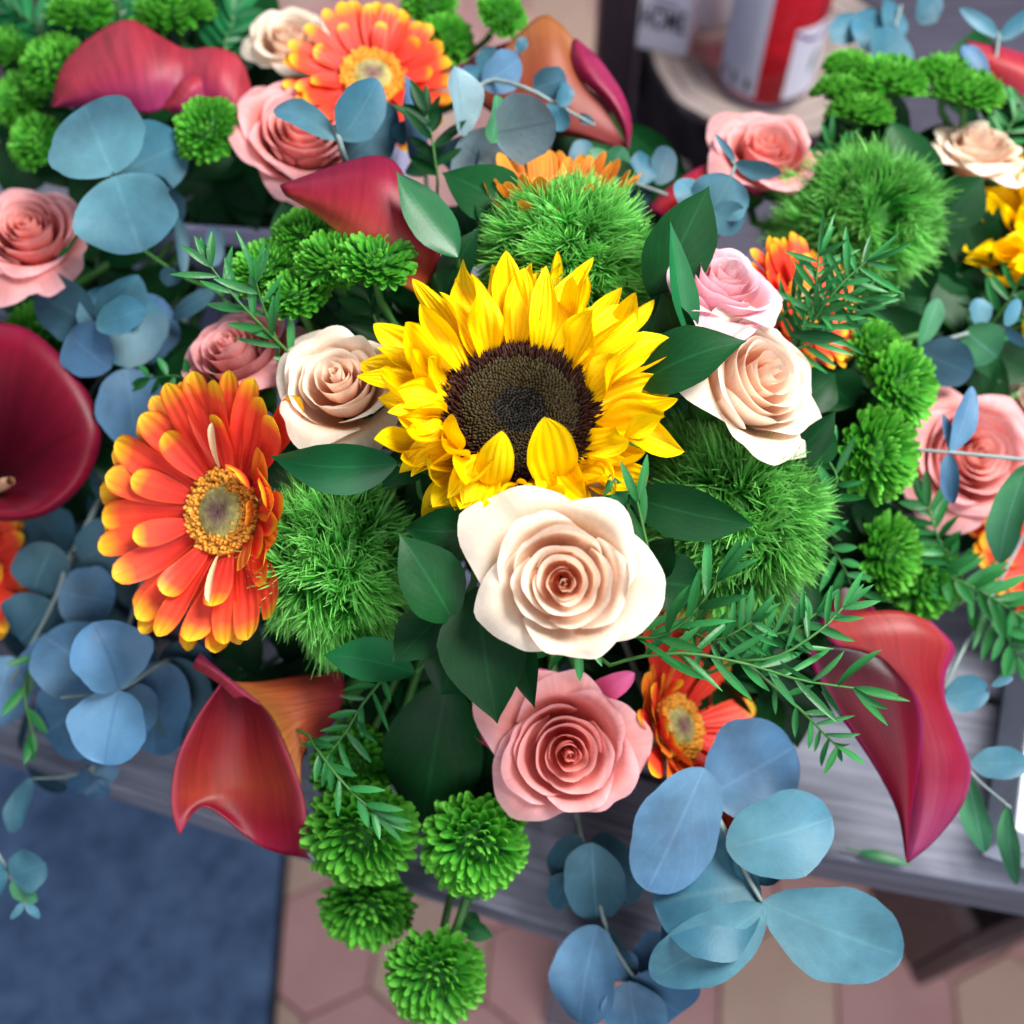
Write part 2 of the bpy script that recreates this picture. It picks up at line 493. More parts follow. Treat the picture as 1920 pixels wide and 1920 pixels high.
M['calla_ember'] = petal_mat('calla_brown_red', [(0.0, (0.13, 0.006, 0.016)), (0.35, (0.22, 0.014, 0.016)), (0.6, (0.26, 0.030, 0.017)), (0.8, (0.18, 0.006, 0.014)), (1.0, (0.17, 0.003, 0.022))], rough=0.42, trans=0.12, vary=0.05,
                            blotch=0.3, nscale=26, spec=0.25, streak=0.2, streak_n=24, rib_str=0.1, edge=(0.30, 0.03, 0.06))
M['calla_rust'] = petal_mat('calla_rust', [(0.0, (0.26, 0.085, 0.024)), (0.35, (0.20, 0.042, 0.020)), (1.0, (0.15, 0.012, 0.022))], rough=0.45, trans=0.12, vary=0.05, blotch=0.3, nscale=26, spec=0.22, streak=0.22, streak_n=26, rib_str=0.1)
M['calla_long'] = petal_mat('calla_coral_to_pink', [(0.0, (0.25, 0.022, 0.020)), (0.35, (0.20, 0.007, 0.014)), (0.65, (0.20, 0.008, 0.034)), (0.88, (0.30, 0.045, 0.13)), (1.0, (0.22, 0.012, 0.09))], rough=0.42, trans=0.14,
                            vary=0.05, blotch=0.2, nscale=26, spec=0.25, streak=0.25, streak_n=30, edge=(0.22, 0.010, 0.10), rib_str=0.1)
M['magenta'] = petal_mat('magenta_guard_petal', [(0, (0.45, 0.10, 0.10)), (0.5, (0.62, 0.07, 0.20)), (1, (0.66, 0.13, 0.34))], trans=0.3, vary=0.05)
M['dry'] = petal_mat('dry_petal', [(0, (0.30, 0.28, 0.16)), (1, (0.55, 0.50, 0.36))], trans=0.2, vary=0.05)
M['spadix'] = plain_mat('spadix', (0.62, 0.36, 0.22), nscale=300, bump=0.6)
M['stem'] = plain_mat('green_stem', (0.04, 0.14, 0.03), nscale=60, rough=0.5, bump=0.1)
M['stem_grey'] = plain_mat('grey_twig', (0.17, 0.22, 0.22), nscale=60, rough=0.6, bump=0.1)
M['sun_disc'] = plain_mat('sunflower_disc', (0.020, 0.013, 0.006), nscale=200, rough=0.8, bump=0.8)
M['floret_rim'] = petal_mat('floret_brown', [(0, (0.012, 0.005, 0.003)), (1, (0.050, 0.014, 0.009))], rough=0.5, trans=0.0, vary=0.2)
M['floret_mid'] = petal_mat('floret_olive', [(0, (0.008, 0.006, 0.003)), (1, (0.065, 0.046, 0.016))], rough=0.5, trans=0.0, vary=0.2)
M['floret_eye'] = petal_mat('floret_black', [(0, (0.004, 0.004, 0.005)), (1, (0.014, 0.015, 0.016))], rough=0.45, trans=0.0, vary=0.2)
M['sepal'] = petal_mat('sepal', [(0, (0.02, 0.10, 0.02)), (1, (0.05, 0.2, 0.03))], rough=0.5, trans=0.1)
M['wood'] = plain_mat('grey_wood', (0.21, 0.22, 0.285), nscale=11, stretch=(1.0, 22, 22), col2=(0.085, 0.09, 0.125), rough=0.62, bump=0.35, vary=0.15)
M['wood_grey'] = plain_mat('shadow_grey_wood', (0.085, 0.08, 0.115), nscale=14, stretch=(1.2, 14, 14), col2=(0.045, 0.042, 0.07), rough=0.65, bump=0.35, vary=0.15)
M['wood_dark'] = plain_mat('dark_wood', (0.022, 0.014, 0.022), nscale=14, stretch=(8, 8, 1), rough=0.5, bump=0.2)
M['wood_brown'] = plain_mat('brown_wood', (0.16, 0.11, 0.11), nscale=12, stretch=(1, 12, 12), col2=(0.08, 0.05, 0.055), rough=0.6, bump=0.3)
M['slice'] = plain_mat('cut_wood', (0.33, 0.27, 0.25), nscale=8, col2=(0.21, 0.17, 0.165), rough=0.65, bump=0.15)
M['bark'] = plain_mat('bark', (0.045, 0.035, 0.045), nscale=55, col2=(0.010, 0.008, 0.012), rough=0.9, bump=1.0, dist=0.006, stretch=(1, 1, 0.35))
M['tile'] = plain_mat('terracotta', (0.80, 0.45, 0.42), nscale=9, col2=(0.66, 0.34, 0.33), rough=0.5, bump=0.1, vary=0.10)
M['tile_b'] = plain_mat('terracotta_ochre', (0.76, 0.52, 0.42), nscale=9, col2=(0.64, 0.42, 0.33), rough=0.5, bump=0.1, vary=0.10)
M['grout'] = plain_mat('grout', (0.10, 0.065, 0.085), nscale=60, rough=0.9)
M['mat_blue'] = plain_mat('blue_felt', (0.14, 0.23, 0.41), nscale=34, col2=(0.05, 0.095, 0.20), rough=0.85, bump=0.5)
M['rubber'] = plain_mat('dark_rubber', (0.014, 0.02, 0.035), nscale=60, rough=0.7)
M['lavender'] = plain_mat('lavender_glaze', (0.60, 0.61, 0.92), nscale=10, noise=0.06, rough=0.45, bump=0.03)
M['foam'] = plain_mat('floral_foam', (0.010, 0.028, 0.016), nscale=60, rough=0.95, bump=0.9)
M['white'] = plain_mat('white_paint', (0.62, 0.68, 0.78), nscale=30, noise=0.06, rough=0.5, bump=0.08, stretch=(10, 10, 1))
M['paper'] = plain_mat('label_paper', (0.60, 0.60, 0.74), nscale=30, noise=0.05, rough=0.6, bump=0.03)
M['ink'] = plain_mat('ink', (0.035, 0.02, 0.05), nscale=30, rough=0.6, bump=0)
M['ink_purple'] = plain_mat('purple_ink', (0.16, 0.06, 0.22), nscale=30, rough=0.6, bump=0)
M['ink_green'] = plain_mat('green_ink', (0.05, 0.16, 0.10), nscale=30, rough=0.6, bump=0)


def glass_mat(name, col, trans=0.6, rough=0.05):
    m, nt, b, out = nodes(name)
    b.inputs['Base Color'].default_value = (*col, 1)
    b.inputs['Transmission Weight'].default_value = trans
    b.inputs['Roughness'].default_value = rough
    b.inputs['IOR'].default_value = 1.15
    return m


def wine_mat():
    m, nt, b, out = nodes('red_liquid')
    b.inputs['Base Color'].default_value = (0.62, 0.025, 0.05, 1)
    b.inputs['Roughness'].default_value = 0.06
    tr = N(nt, 'ShaderNodeBsdfTransparent')
    tr.inputs[0].default_value = (0.95, 0.16, 0.20, 1)
    ms = N(nt, 'ShaderNodeMixShader', ins={0: 0.55})
    nt.links.new(b.outputs[0], ms.inputs[1]); nt.links.new(tr.outputs[0], ms.inputs[2])
    nt.links.new(ms.outputs[0], out.inputs[0])
    return m


M['wine'] = wine_mat()
M['clear'] = glass_mat('clear_glass', (0.95, 0.94, 0.96), 1.0, 0.02)

# ------------------------------------------------------------------ the setting: tiled floor, benches, pots
fl = thing('floor', 'hexagonal terracotta tile floor under the benches', 'floor', Vector((0, 0, 0)))
del fl['category']; fl['kind'] = 'structure'
sheet('grout', [[(-3, -2, -0.004), (3, -2, -0.004)], [(-3, 5, -0.004), (3, 5, -0.004)]], M['grout'], fl)
TW = 0.112                                  # tile width across the flats
ta = math.radians(-6)
hexV, hexF = [], []
for z, r in ((-0.006, 0.985), (0.001, 0.985), (0.003, 0.955)):
    for k in range(6):
        a = math.radians(60 * k + 30)
        hexV.append((math.cos(a) * TW / math.sqrt(3) * r, math.sin(a) * TW / math.sqrt(3) * r, z))
hexF = [(12, 13, 14, 15, 16, 17)] + [(q * 6 + k, q * 6 + (k + 1) % 6, q * 6 + 6 + (k + 1) % 6, q * 6 + 6 + k) for q in (0, 1) for k in range(6)]
hexes = [mesh('tile', hexV, hexF, M[k], flat=True) for k in ('tile', 'tile_b')]
for i in range(-8, 9):
    for j in range(-3, 21):
        x = (i + 0.5 * (j % 2)) * TW
        y = j * TW * math.sqrt(3) / 2
        x, y = x * math.cos(ta) - y * math.sin(ta) + 0.012, x * math.sin(ta) + y * math.cos(ta)
        if not (-0.50 < x < 0.62 and -0.06 < y < 1.9): continue
        if 0.62 < y < 1.0 and x > 0.25: continue
        o = link('tile', hexes[1 if R.random() < 0.33 else 0], fl)
        o.location = (x, y, rr(-0.0006, 0.0006))
        o.rotation_euler = (rr(-.006, .006), rr(-.006, .006), ta + math.radians(60 * R.randint(0, 5)) + rr(-.008, .008))

# blue mat on the floor
mt = thing('floor_mat', 'dark blue mottled mat lying on the terracotta tiles', 'mat', Vector((-0.60, 0.30, 0.004)))
mt.rotation_euler = (0, 0, math.radians(1.5))
box('felt', (-0.5, -0.55, 0.006), (0.368, 0.40, 0.016), M['mat_blue'], mt, 0.004)
box('backing', (-0.5, -0.555, 0.0), (0.373, 0.404, 0.006), M['rubber'], mt, 0.002)


def bench(name, label, corner, ang, length, depth, h, planks, group=None, legs=True, wood='wood'):
    """corner: right front corner of the seat; the bench runs to the left of it"""
    t = thing(name, label, 'bench', Vector((corner[0], corner[1], 0)), group)
    t.rotation_euler = (0, 0, ang)
    w = depth / planks
    for k in range(planks):
        o = box('plank', (-length, k * w + 0.002, h - 0.022), (rr(-.003, .003), (k + 1) * w - 0.002, h + rr(-.0008, .0008)), M[wood], t, 0.003)
    box('front_rail', (-length + .01, 0.012, h - 0.075), (-0.012, 0.032, h - 0.0235), M[wood], t, 0.002)
    box('back_rail', (-length + .01, depth - 0.032, h - 0.075), (-0.012, depth - .012, h - 0.0235), M[wood], t, 0.002)
    if legs:
        for x in (-0.05, -length + 0.02):
            for y in (0.034, depth - 0.074):
                box('leg', (x - 0.02, y, 0.004), (x + 0.02, y + 0.04, h - 0.0235), M[wood], t, 0.002)
            box('brace', (x - 0.012, 0.075, 0.14), (x + 0.012, depth - 0.075, 0.175), M[wood], t, 0.002)
        box('stretcher', (-length + 0.05, depth * .5 - .02, 0.176), (-0.08, depth * .5 + .02, 0.20), M['wood_brown'], t, 0.002)
    return t


c0 = onz(560, 1600, TABLE); c1 = onz(1014, 1744, TABLE)
ang = math.atan2(c1.y - c0.y, c1.x - c0.x)
u = (c1 - c0).normalized()
bench('wooden_bench', 'weathered grey plank bench carrying the sunflower bouquet', c1 + u * 0.075, ang, 0.95, 0.46, TABLE, 5)
c0 = onz(1467, 1600, TABLE); c1 = onz(1920, 1682, TABLE)
ang2 = math.atan2(c1.y - c0.y, c1.x - c0.x)
u2 = (c1 - c0).normalized()
bench('wooden_bench', 'grey plank bench below the red calla lily and white tray', c1 + u2 * 0.38, ang2, 0.38 + (c1 - c0).length + 0.05, 0.42, TABLE, 4)
# timber lying below the right bench
t = thing('wooden_crate', 'low brown open crate on the tiles under the bench edge', 'crate', Vector((0.50, 0.40, 0.004)))
t.rotation_euler = (0, 0, math.radians(20))
for y0, y1 in ((-.17, -.155), (.135, .15)):
    box('side_board', (-.18, y0, 0), (.22, y1, .15), M['wood_brown'], t, .002)
for x0, x1 in ((-.18, -.165), (.205, .22)):
    box('end_board', (x0, -.153, 0), (x1, .133, .16), M['wood_brown'], t, .002)
for k in range(4):
    box('floor_slat', (-.163, -.15 + k * .072, .006), (.203, -.085 + k * .072, .016), M['wood_brown'], t, .002)
# shallow white tray on the right bench
a0 = onz(1836, 1606, TABLE); a1 = onz(1886, 1235, TABLE)
wl = (a1 - a0).length
t = thing('white_tray', 'white painted wooden tray standing on the right bench', 'tray', Vector((a0.x, a0.y, TABLE + .0015)))
t.rotation_euler = (0, 0, math.atan2(a1.y - a0.y, a1.x - a0.x))
box('side_wall', (0, -.014, 0), (wl + .05, 0, .045), M['white'], t, .002)
box('side_wall', (0, -.30, 0), (wl + .05, -.286, .045), M['white'], t, .002)
box('end_wall', (.0005, -.2855, 0), (.014, -.0145, .045), M['white'], t, .002)
box('end_wall', (wl + .036, -.2855, 0), (wl + .0495, -.0145, .045), M['white'], t, .002)
for k in range(4):
    box('floor_board', (.0145, -.2845 + k * .068, .003), (wl + .0355, -.2195 + k * .068, .009), M['white'], t, .001)

# dark table leg and the back bench with the wood slice and bottles
LOW = 0.50
tb = onz(1420, 380, LOW)
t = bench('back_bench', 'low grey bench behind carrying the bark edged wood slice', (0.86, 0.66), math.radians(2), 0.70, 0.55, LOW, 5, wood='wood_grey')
b0 = P(1152, 100, .97)
t = thing('table_leg', 'dark square wooden post rising beside the wood slice', 'post', Vector((b0.x, b0.y, 0.004)))
t.rotation_euler = (0, 0, math.radians(4))
box('shaft', (-.016, -.016, .012), (.016, .016, .85), M['wood_dark'], t, .003)
box('foot', (-.019, -.019, 0), (.019, .019, .012), M['wood_dark'], t, .002)

# wood slice
sc = P(1430, 120, 1.0)
sc = onz(1452, 95, LOW + .05)
t = thing('wood_slice', 'round log slice with rough dark bark under the bottles', 'log slice', Vector((sc.x, sc.y, LOW + .0012)))
rad = 0.112
n = 60
prof = [rad * (1 + .025 * math.sin(3 * a + 1) + .015 * math.sin(7 * a) + .008 * math.sin(17 * a)) for a in [2 * math.pi * k / n for k in range(n)]]
A = np.zeros((6, n, 3)); Bk = np.zeros((9, n, 3))
for k in range(n):
    a = 2 * math.pi * k / n
    for q in range(6):
        f = [0.001, .25, .5, .75, .93, .985][q]
        A[q, k] = (math.cos(a) * prof[k] * f, math.sin(a) * prof[k] * f, .05 + (0.0008 * math.sin(9 * a * f)))
    for q in range(9):
        rgh = 1.0 + (.022 * math.sin(23 * a + q) + .02 * R.random()) * (1 if 0 < q < 8 else .3)
        Bk[q, k] = (math.cos(a) * prof[k] * (.984 if q == 8 else rgh), math.sin(a) * prof[k] * (.984 if q == 8 else rgh), [0, .005, .012, .02, .028, .036, .044, .0505, .0515][q])
sheet('cut_face', A, M['slice'], t, closed=True)
sheet('bark', Bk, M['bark'], t, closed=True)
for q in range(6):
    rg = [.016, .031, .048, .066, .082, .098][q]
    ring = [(math.cos(2 * math.pi * k / 40) * rg * (prof[int(k * 1.5) % n] / rad), math.sin(2 * math.pi * k / 40) * rg * (prof[int(k * 1.5) % n] / rad), .0505) for k in range(41)]
    tube('growth_ring', ring, .0007, M['wood_brown'], t, sides=4)
SLZ = LOW + .0515


def lathe(name, prof, mat, parent, n=36, a0=0, a1=2 * math.pi):
    closed = abs(a1 - a0 - 2 * math.pi) < 1e-6
    m = n if closed else n + 1
    A = np.zeros((len(prof), m, 3))
    for i, (r, z) in enumerate(prof):
        for k in range(m):
            a = a0 + (a1 - a0) * k / n
            A[i, k] = (math.cos(a) * r, math.sin(a) * r, z)
    return sheet(name, A, mat, parent, closed=closed)


def decal(name, polys, r, parent, mat):
    """flat print wrapped on a label of radius r; polys in (angle-length, z) metres"""
    V, Fc = [], []
    for p in polys:
        Fc.append(tuple(range(len(V), len(V) + len(p))))
        V += [(math.cos(s / r) * r, math.sin(s / r) * r, z) for s, z in p]
    return link(name, mesh(name, V, Fc, mat, flat=True), parent)


# red bottle
bc = onz(1432, 158, SLZ)
t = thing('glass_bottle', 'red filled glass bottle with two pale labels on the wood slice', 'bottle', Vector((bc.x, bc.y, SLZ + .001)), 'bottles on the wood slice')
RB = .0375
lathe('glass_foot', [(.001, .004), (RB - .006, .0), (RB - .001, .003), (RB, .0098)], M['clear'], t)
lathe('neck', [(RB - .005, .172), (.016, .215), (.014, .26), (.015, .27), (.001, .27)], M['clear'], t)
lathe('filled_body', [(.001, .0098), (RB - .001, .0098), (RB, .012), (RB, .148), (RB - .005, .170), (.001, .1715)], M['wine'], t)
dv = math.radians(-106)                 # side that faces the camera
lab1 = lathe('label', [(RB + .0006, .012), (RB + .0006, .112)], M['paper'], t, 20, dv - 1.75, dv - .12)
lab2 = lathe('label', [(RB + .0006, .012), (RB + .0006, .075)], M['paper'], t, 20, dv + .46, dv + 2.2)
for q in range(9):
    z = .105 - q * .0075
    decal('print_line', [[((dv - 1.3) * RB, z), ((dv - .35 - .25 * R.random()) * RB, z), ((dv - .35) * RB - .004, z + .0012), ((dv - 1.3) * RB, z + .0012)]], RB + .0010, lab1, M['ink'])
for q in range(3):
    s = (dv - 1.15 + q * .36) * RB
    decal('print_mark', [[(s, .018), (s + .003, .018), (s + .0035, .026), (s + .0015, .029), (s - .0008, .025)], [(s + .0040, .018), (s + .0055, .018), (s + .0055, .021), (s + .004, .021)]], RB + .0010, lab1, M['ink'])
arc = [((dv + .45 + 1.0 * k / 10) * RB, .070 - .008 * math.sin(k / 10 * math.pi)) for k in range(11)]
decal('print_arc', [[arc[k], arc[k + 1], (arc[k + 1][0], arc[k + 1][1] + .003), (arc[k][0], arc[k][1] + .003)] for k in range(10)], RB + .0010, lab2, M['ink_purple'])
s = (dv + 1.0) * RB
decal('print_leaf', [[(s, .03), (s + .004, .036), (s + .006, .045), (s + .007, .053), (s + .002, .048), (s - .001, .04)]], RB + .0010, lab2, M['ink_green'])

# white carton with HOME
hb = onz(1252, 105, SLZ)
t = thing('gift_carton', 'pale carton printed HOME beside the red bottle', 'box', Vector((hb.x, hb.y + .022, SLZ + .001)))
t.rotation_euler = (0, 0, math.radians(-20))
box('carton', (-.0225, -.02, 0), (.0225, .02, .13), M['paper'], t, .0015)


def text(name, s, size, loc, rot, mat, parent):
    cu = bpy.data.curves.new(name, 'FONT')
    cu.body = s; cu.size = size; cu.align_x = 'CENTER'; cu.extrude = 0.0001; cu.offset = 0.0002
    cu.materials.append(mat)
    o = bpy.data.objects.new(name, cu)
    COL.objects.link(o)
    me = bpy.data.meshes.new_from_object(o.evaluated_get(bpy.context.evaluated_depsgraph_get()))
    bpy.data.objects.remove(o)
    o = link(name, me, parent)
    o.location = loc; o.rotation_euler = rot; o.scale = (1.1, 2.2, 1)
    return o


text('lettering', 'HOME', .0125, (0, -.0204, .022), (math.radians(90), 0, 0), M['ink'], t)
for q, wl in enumerate((.024, .018)):
    V = [(-wl / 2, -.0204, .043 + q * .006), (wl / 2, -.0204, .043 + q * .006), (wl / 2, -.0204, .0445 + q * .006), (-wl / 2, -.0204, .0445 + q * .006)]
    link('print_line', mesh('print_line', V, [(0, 1, 2, 3)], M['ink_purple'], flat=True), t)
wb = onz(1330, 70, SLZ)
t = thing('white_bottle', 'white bottle behind the printed carton on the wood slice', 'bottle', Vector((wb.x, wb.y + .035, SLZ + .001)), 'bottles on the wood slice')
lathe('body', [(.001, 0), (.026, 0), (.028, .003), (.028, .12), (.022, .135), (.011, .14)], M['white'], t)
lathe('cap', [(.0115, .1405), (.0125, .142), (.0125, .165), (.001, .166)], M['wood_dark'], t)
hb = onz(1205, 40, SLZ)
t = thing('white_bottle', 'clear grey jar standing behind the dark post', 'jar', Vector((hb.x, hb.y + .02, SLZ + .001)), 'bottles on the wood slice')
lathe('body', [(.001, 0), (.019, 0), (.021, .003), (.021, .07), (.016, .078)], M['paper'], t)
lathe('lid', [(.0165, .0785), (.018, .080), (.018, .095), (.001, .096)], M['wood_dark'], t)

# pots and their foam
POT = {'center': Vector((0.02, 0.335, TABLE)), 'left': Vector((-0.145, 0.535, TABLE)), 'right': Vector((0.37, 0.43, TABLE))}


def sq_pot(name, label, c, w, d, h, mat, rot=0):
    t = thing(name, label, 'pot', Vector((c.x, c.y, TABLE + .0015)))
    t.rotation_euler = (0, 0, rot)
    ks = 8
    def ring(f, z, cr=.014):
        pts = []
        for qx, qy, a0 in ((1, 1, 0), (-1, 1, 90), (-1, -1, 180), (1, -1, 270)):
            for k in range(ks):
                a = math.radians(a0 + 90 * k / (ks - 1))
                pts.append((qx * (w / 2 * f - cr) + cr * math.cos(a), qy * (d / 2 * f - cr) + cr * math.sin(a), z))
        return pts
    sheet('body', [ring(.3, .0), ring(.84, 0), ring(.88, .004), ring(1.0, h - .003), ring(.995, h), ring(.965, h), ring(.955, h - .004), ring(.87, .01)], mat, t, closed=True)
    fo = np.zeros((9, 24, 3))
    for i in range(9):
        for k in range(24):
            a = 2 * math.pi * k / 24; f = i / 8
            fo[i, k] = (math.cos(a) * w * .42 * math.cos(f * 1.5) , math.sin(a) * d * .42 * math.cos(f * 1.5), h * .7 + .055 * math.sin(f * 1.5) + rr(-.002, .002))
    sheet('floral_foam', fo, M['foam'], t, closed=True)
    return t


sq_pot('flower_pot', 'lavender square pot hidden under the central bouquet', POT['center'], .115, .14, .10, M['lavender'])
sq_pot('flower_pot', 'lavender square pot showing between the pale blue leaves and button chrysanthemums', POT['left'], .155, .15, .128, M['lavender'], math.radians(-4))
sq_pot('flower_pot', 'lavender square pot under the flowers on the right bench', POT['right'], .16, .15, .10, M['lavender'], math.radians(-10))
ANCH = {'center': Vector((0.02, 0.335, TABLE + .10)), 'left': Vector((-0.145, 0.535, TABLE + .11)), 'right': Vector((0.37, 0.43, TABLE + .10))}


# ------------------------------------------------------------------ flower builders
def add_stem(root, Mx, h, pot, r=.0023, mat='stem', bend=.06):
    """stem from below the head down into the foam of its pot"""
    inv = Mx.inverted()
    a = Mx @ Vector((0, 0, -h))
    down = (Mx.to_3x3() @ Vector((0, 0, -1)))
    b = ANCH[pot] + Vector((rr(-.02, .02), rr(-.02, .02), 0))
    L = (b - a).length
    pts = bez(a, a + down * min(bend, L * .4), b + Vector((0, 0, L * .3)), b - Vector((0, 0, .02)), 12)
    return tube('stem', [inv @ p for p in pts], r, M[mat], root)


def rose(px, py, d, n, rpx, kind, label, pot, nP=30, openness=1.0, roll=0, seed=1, pt=1.0, inner=.0):
    global R
    R = random.Random(seed)
    Mx = frame(px, py, d, n, roll)
    root = thing('rose', label, 'rose', Mx, kind + ' roses')
    Rm = S(rpx, d)
    z0 = -.8 * Rm
    for i in range(nP):
        k = i / (nP - 1)
        phi = i * 2.39996 + rr(-.4, .4)
        op = openness
        kk = k / .66
        rho = Rm * ((.014 + .52 * kk ** 1.05 * rr(.90, 1.12)) if k < .66 else .535 + (.47 * op + .06 * rr(-1, 1) - .02) * ((k - .66) / .34) ** .8)
        zr = Rm * float(np.interp(k, [0, .3, .6, .75, 1.0], [.22, .16, .09, .03, .10 - .38 * op])) + Rm * .035 * rr(-1, 1)
        o_ = smooth(.55, 1.0, k)
        rb = .22 * rho + .01 * Rm
        zb = z0 + Rm * .42 * (1 - smooth(.1, .7, k))
        c0_ = (rb, zb)
        c1_ = (rb + (rho - rb) * (.80 - .25 * o_), zb + (zr - zb) * (.25 + .35 * o_))
        c2_ = (rho * (1.10 - .45 * o_), zr - Rm * (.30 * (1 - o_) - .10 * o_))
        c3_ = (rho, zr)
        rim = Rm * (.030 + .09 * k + .025 * rr(-1, 1)) * smooth(.04, .35, k)
        hs = 2.15 - 1.1 * smooth(.15, .75, k)
        nt, ns = 15, 27
        A = np.zeros((nt, ns, 3))
        ox, oy = Rm * .035 * rr(-1, 1) * smooth(.1, .5, k), Rm * .035 * rr(-1, 1) * smooth(.1, .5, k)
        ph1, ph2 = rr(0, 6), rr(0, 6)
        point = pt * (.05 + .12 * R.random()) * smooth(.35, .8, k)
        skew = rr(-.35, .35)
        dent = rr(0, .05) * smooth(.3, .7, k)
        tw = rr(-.10, .10) * k
        fine = 40
        rs, zs = [], []
        for q in range(fine + 13):
            t = q / fine
            w0, w1, w2, w3 = (1 - t) ** 3, 3 * t * (1 - t) ** 2, 3 * t * t * (1 - t), t ** 3
            e = smooth(.80, 1.06, t)
            rs.append(w0 * c0_[0] + w1 * c1_[0] + w2 * c2_[0] + w3 * c3_[0] + rim * e)
            zs.append(w0 * c0_[1] + w1 * c1_[1] + w2 * c2_[1] + w3 * c3_[1] - rim * e * e * .9)
        for a in range(nt):
            for b in range(ns):
                s = -1 + 2 * b / (ns - 1)
                tl = 1 - (.12 + .16 * k) * abs(s) ** 2.3 + point * math.exp(-abs((s - skew) / .26) ** 1.5) - dent * math.exp(-((s + skew * 1.6) / .12) ** 2)
                t = min(1.26, (a / (nt - 1)) * tl)
                x = t * fine
                q = min(int(x), fine + 11); f = x - q
                r = rs[q] + (rs[q + 1] - rs[q]) * f
                z = zs[q] + (zs[q + 1] - zs[q]) * f
                r *= 1 + (.11 - .04 * k) * s
                ruf = smooth(.55, 1, t) * Rm * (.012 + .022 * k) * (math.sin(4 * s + ph1) * .8 + math.sin(9 * s + ph2) * .5 + math.sin(19 * s + ph1) * .15)
                r += ruf * .7; z += ruf
                r += tw * Rm * s * t * .6
                sp = hs * s * (.42 + .58 * smooth(0, .55, t))
                # outer petals stand freer: side edges curl back
                z -= Rm * .13 * k * k * abs(s) ** 3 * smooth(.3, 1, t)
                r = max(r, .0006)
                A[a, b] = (math.cos(phi + sp) * r + ox * t, math.sin(phi + sp) * r + oy * t, z)
        o = sheet('petal', A, M[kind], root, closed=False)
        o.color = (min(1, max(0, inner + smooth(.10, .75, k))), 0, 0, 1)
    # hip and sepals
    hp = [(.0008, z0 - .45 * Rm), (.12 * Rm, z0 - .42 * Rm), (.2 * Rm, z0 - .25 * Rm), (.2 * Rm, z0 - .1 * Rm), (.26 * Rm, z0 + .02 * Rm)]
    lathe('hip', hp, M['sepal'], root, 12)
    add_stem(root, Mx, -(z0 - .44 * Rm), pot)
    return root


PROF = {
    'ruscus': ([0, .03, .1, .25, .42, .6, .76, .88, .95, 1], [.05, .22, .5, .86, 1, .90, .62, .30, .10, 0]),
    'euca': ([0, .02, .07, .17, .35, .55, .75, .88, .95, .985, 1], [.06, .28, .52, .78, .98, 1, .88, .66, .44, .24, 0]),
    'euca_long': ([0, .03, .1, .25, .45, .65, .82, .93, .98, 1], [.08, .26, .52, .84, 1, .97, .76, .45, .22, 0]),
    'needle': ([0, .1, .3, .5, .7, .9, 1], [.25, .6, .95, 1, .85, .4, 0]),
    'sun': ([0, .1, .3, .5, .70, .84, .93, .975, 1], [.34, .6, .90, 1, .94, .70, .38, .17, 0]),
    'gerb': ([0, .15, .4, .65, .85, .94, .98, 1], [.32, .55, .85, 1, .93, .70, .42, .05]),
}


def leaf_grid(p0, p1, W, nrm, cup=.15, bend=.05, shape='ruscus', fold=0, twist=0, nt=13, ns=7, tipdrop=0, wave=0, irr=0):
    p0, p1, nrm = Vector(p0), Vector(p1), Vector(nrm)
    ax = p1 - p0; L = ax.length; a = ax / L
    nn = nrm - a * nrm.dot(a)
    nn.normalize()
    b = a.cross(nn)
    xs, ws = PROF[shape]
    A = np.zeros((nt, ns, 3))
    ph = rr(0, 6)
    for i in range(nt):
        t = .5 - .5 * math.cos(math.pi * i / (nt - 1))
        w = float(np.interp(t, xs, ws)) * W / 2
        cpt = p0 + ax * t + nn * (bend * L * 4 * t * (1 - t) - tipdrop * L * t ** 3)
        tw = twist * (t - .3)
        bb = b * math.cos(tw) + nn * math.sin(tw)
        n2 = nn * math.cos(tw) - b * math.sin(tw)
        for j in range(ns):
            s = -1 + 2 * j / (ns - 1)
            w_ = w * (1 + irr * (math.sin(6.5 * t + ph + (2 if s > 0 else 0)) + .5 * math.sin(15 * t + 2 * ph + (1 if s > 0 else 0)))) if irr else w
            A[i, j] = cpt + bb * (s * w_) + n2 * (cup * w * s * s + fold * w * abs(s) + wave * w * abs(s) * math.sin(7 * t + 2 * s + ph))
    return A


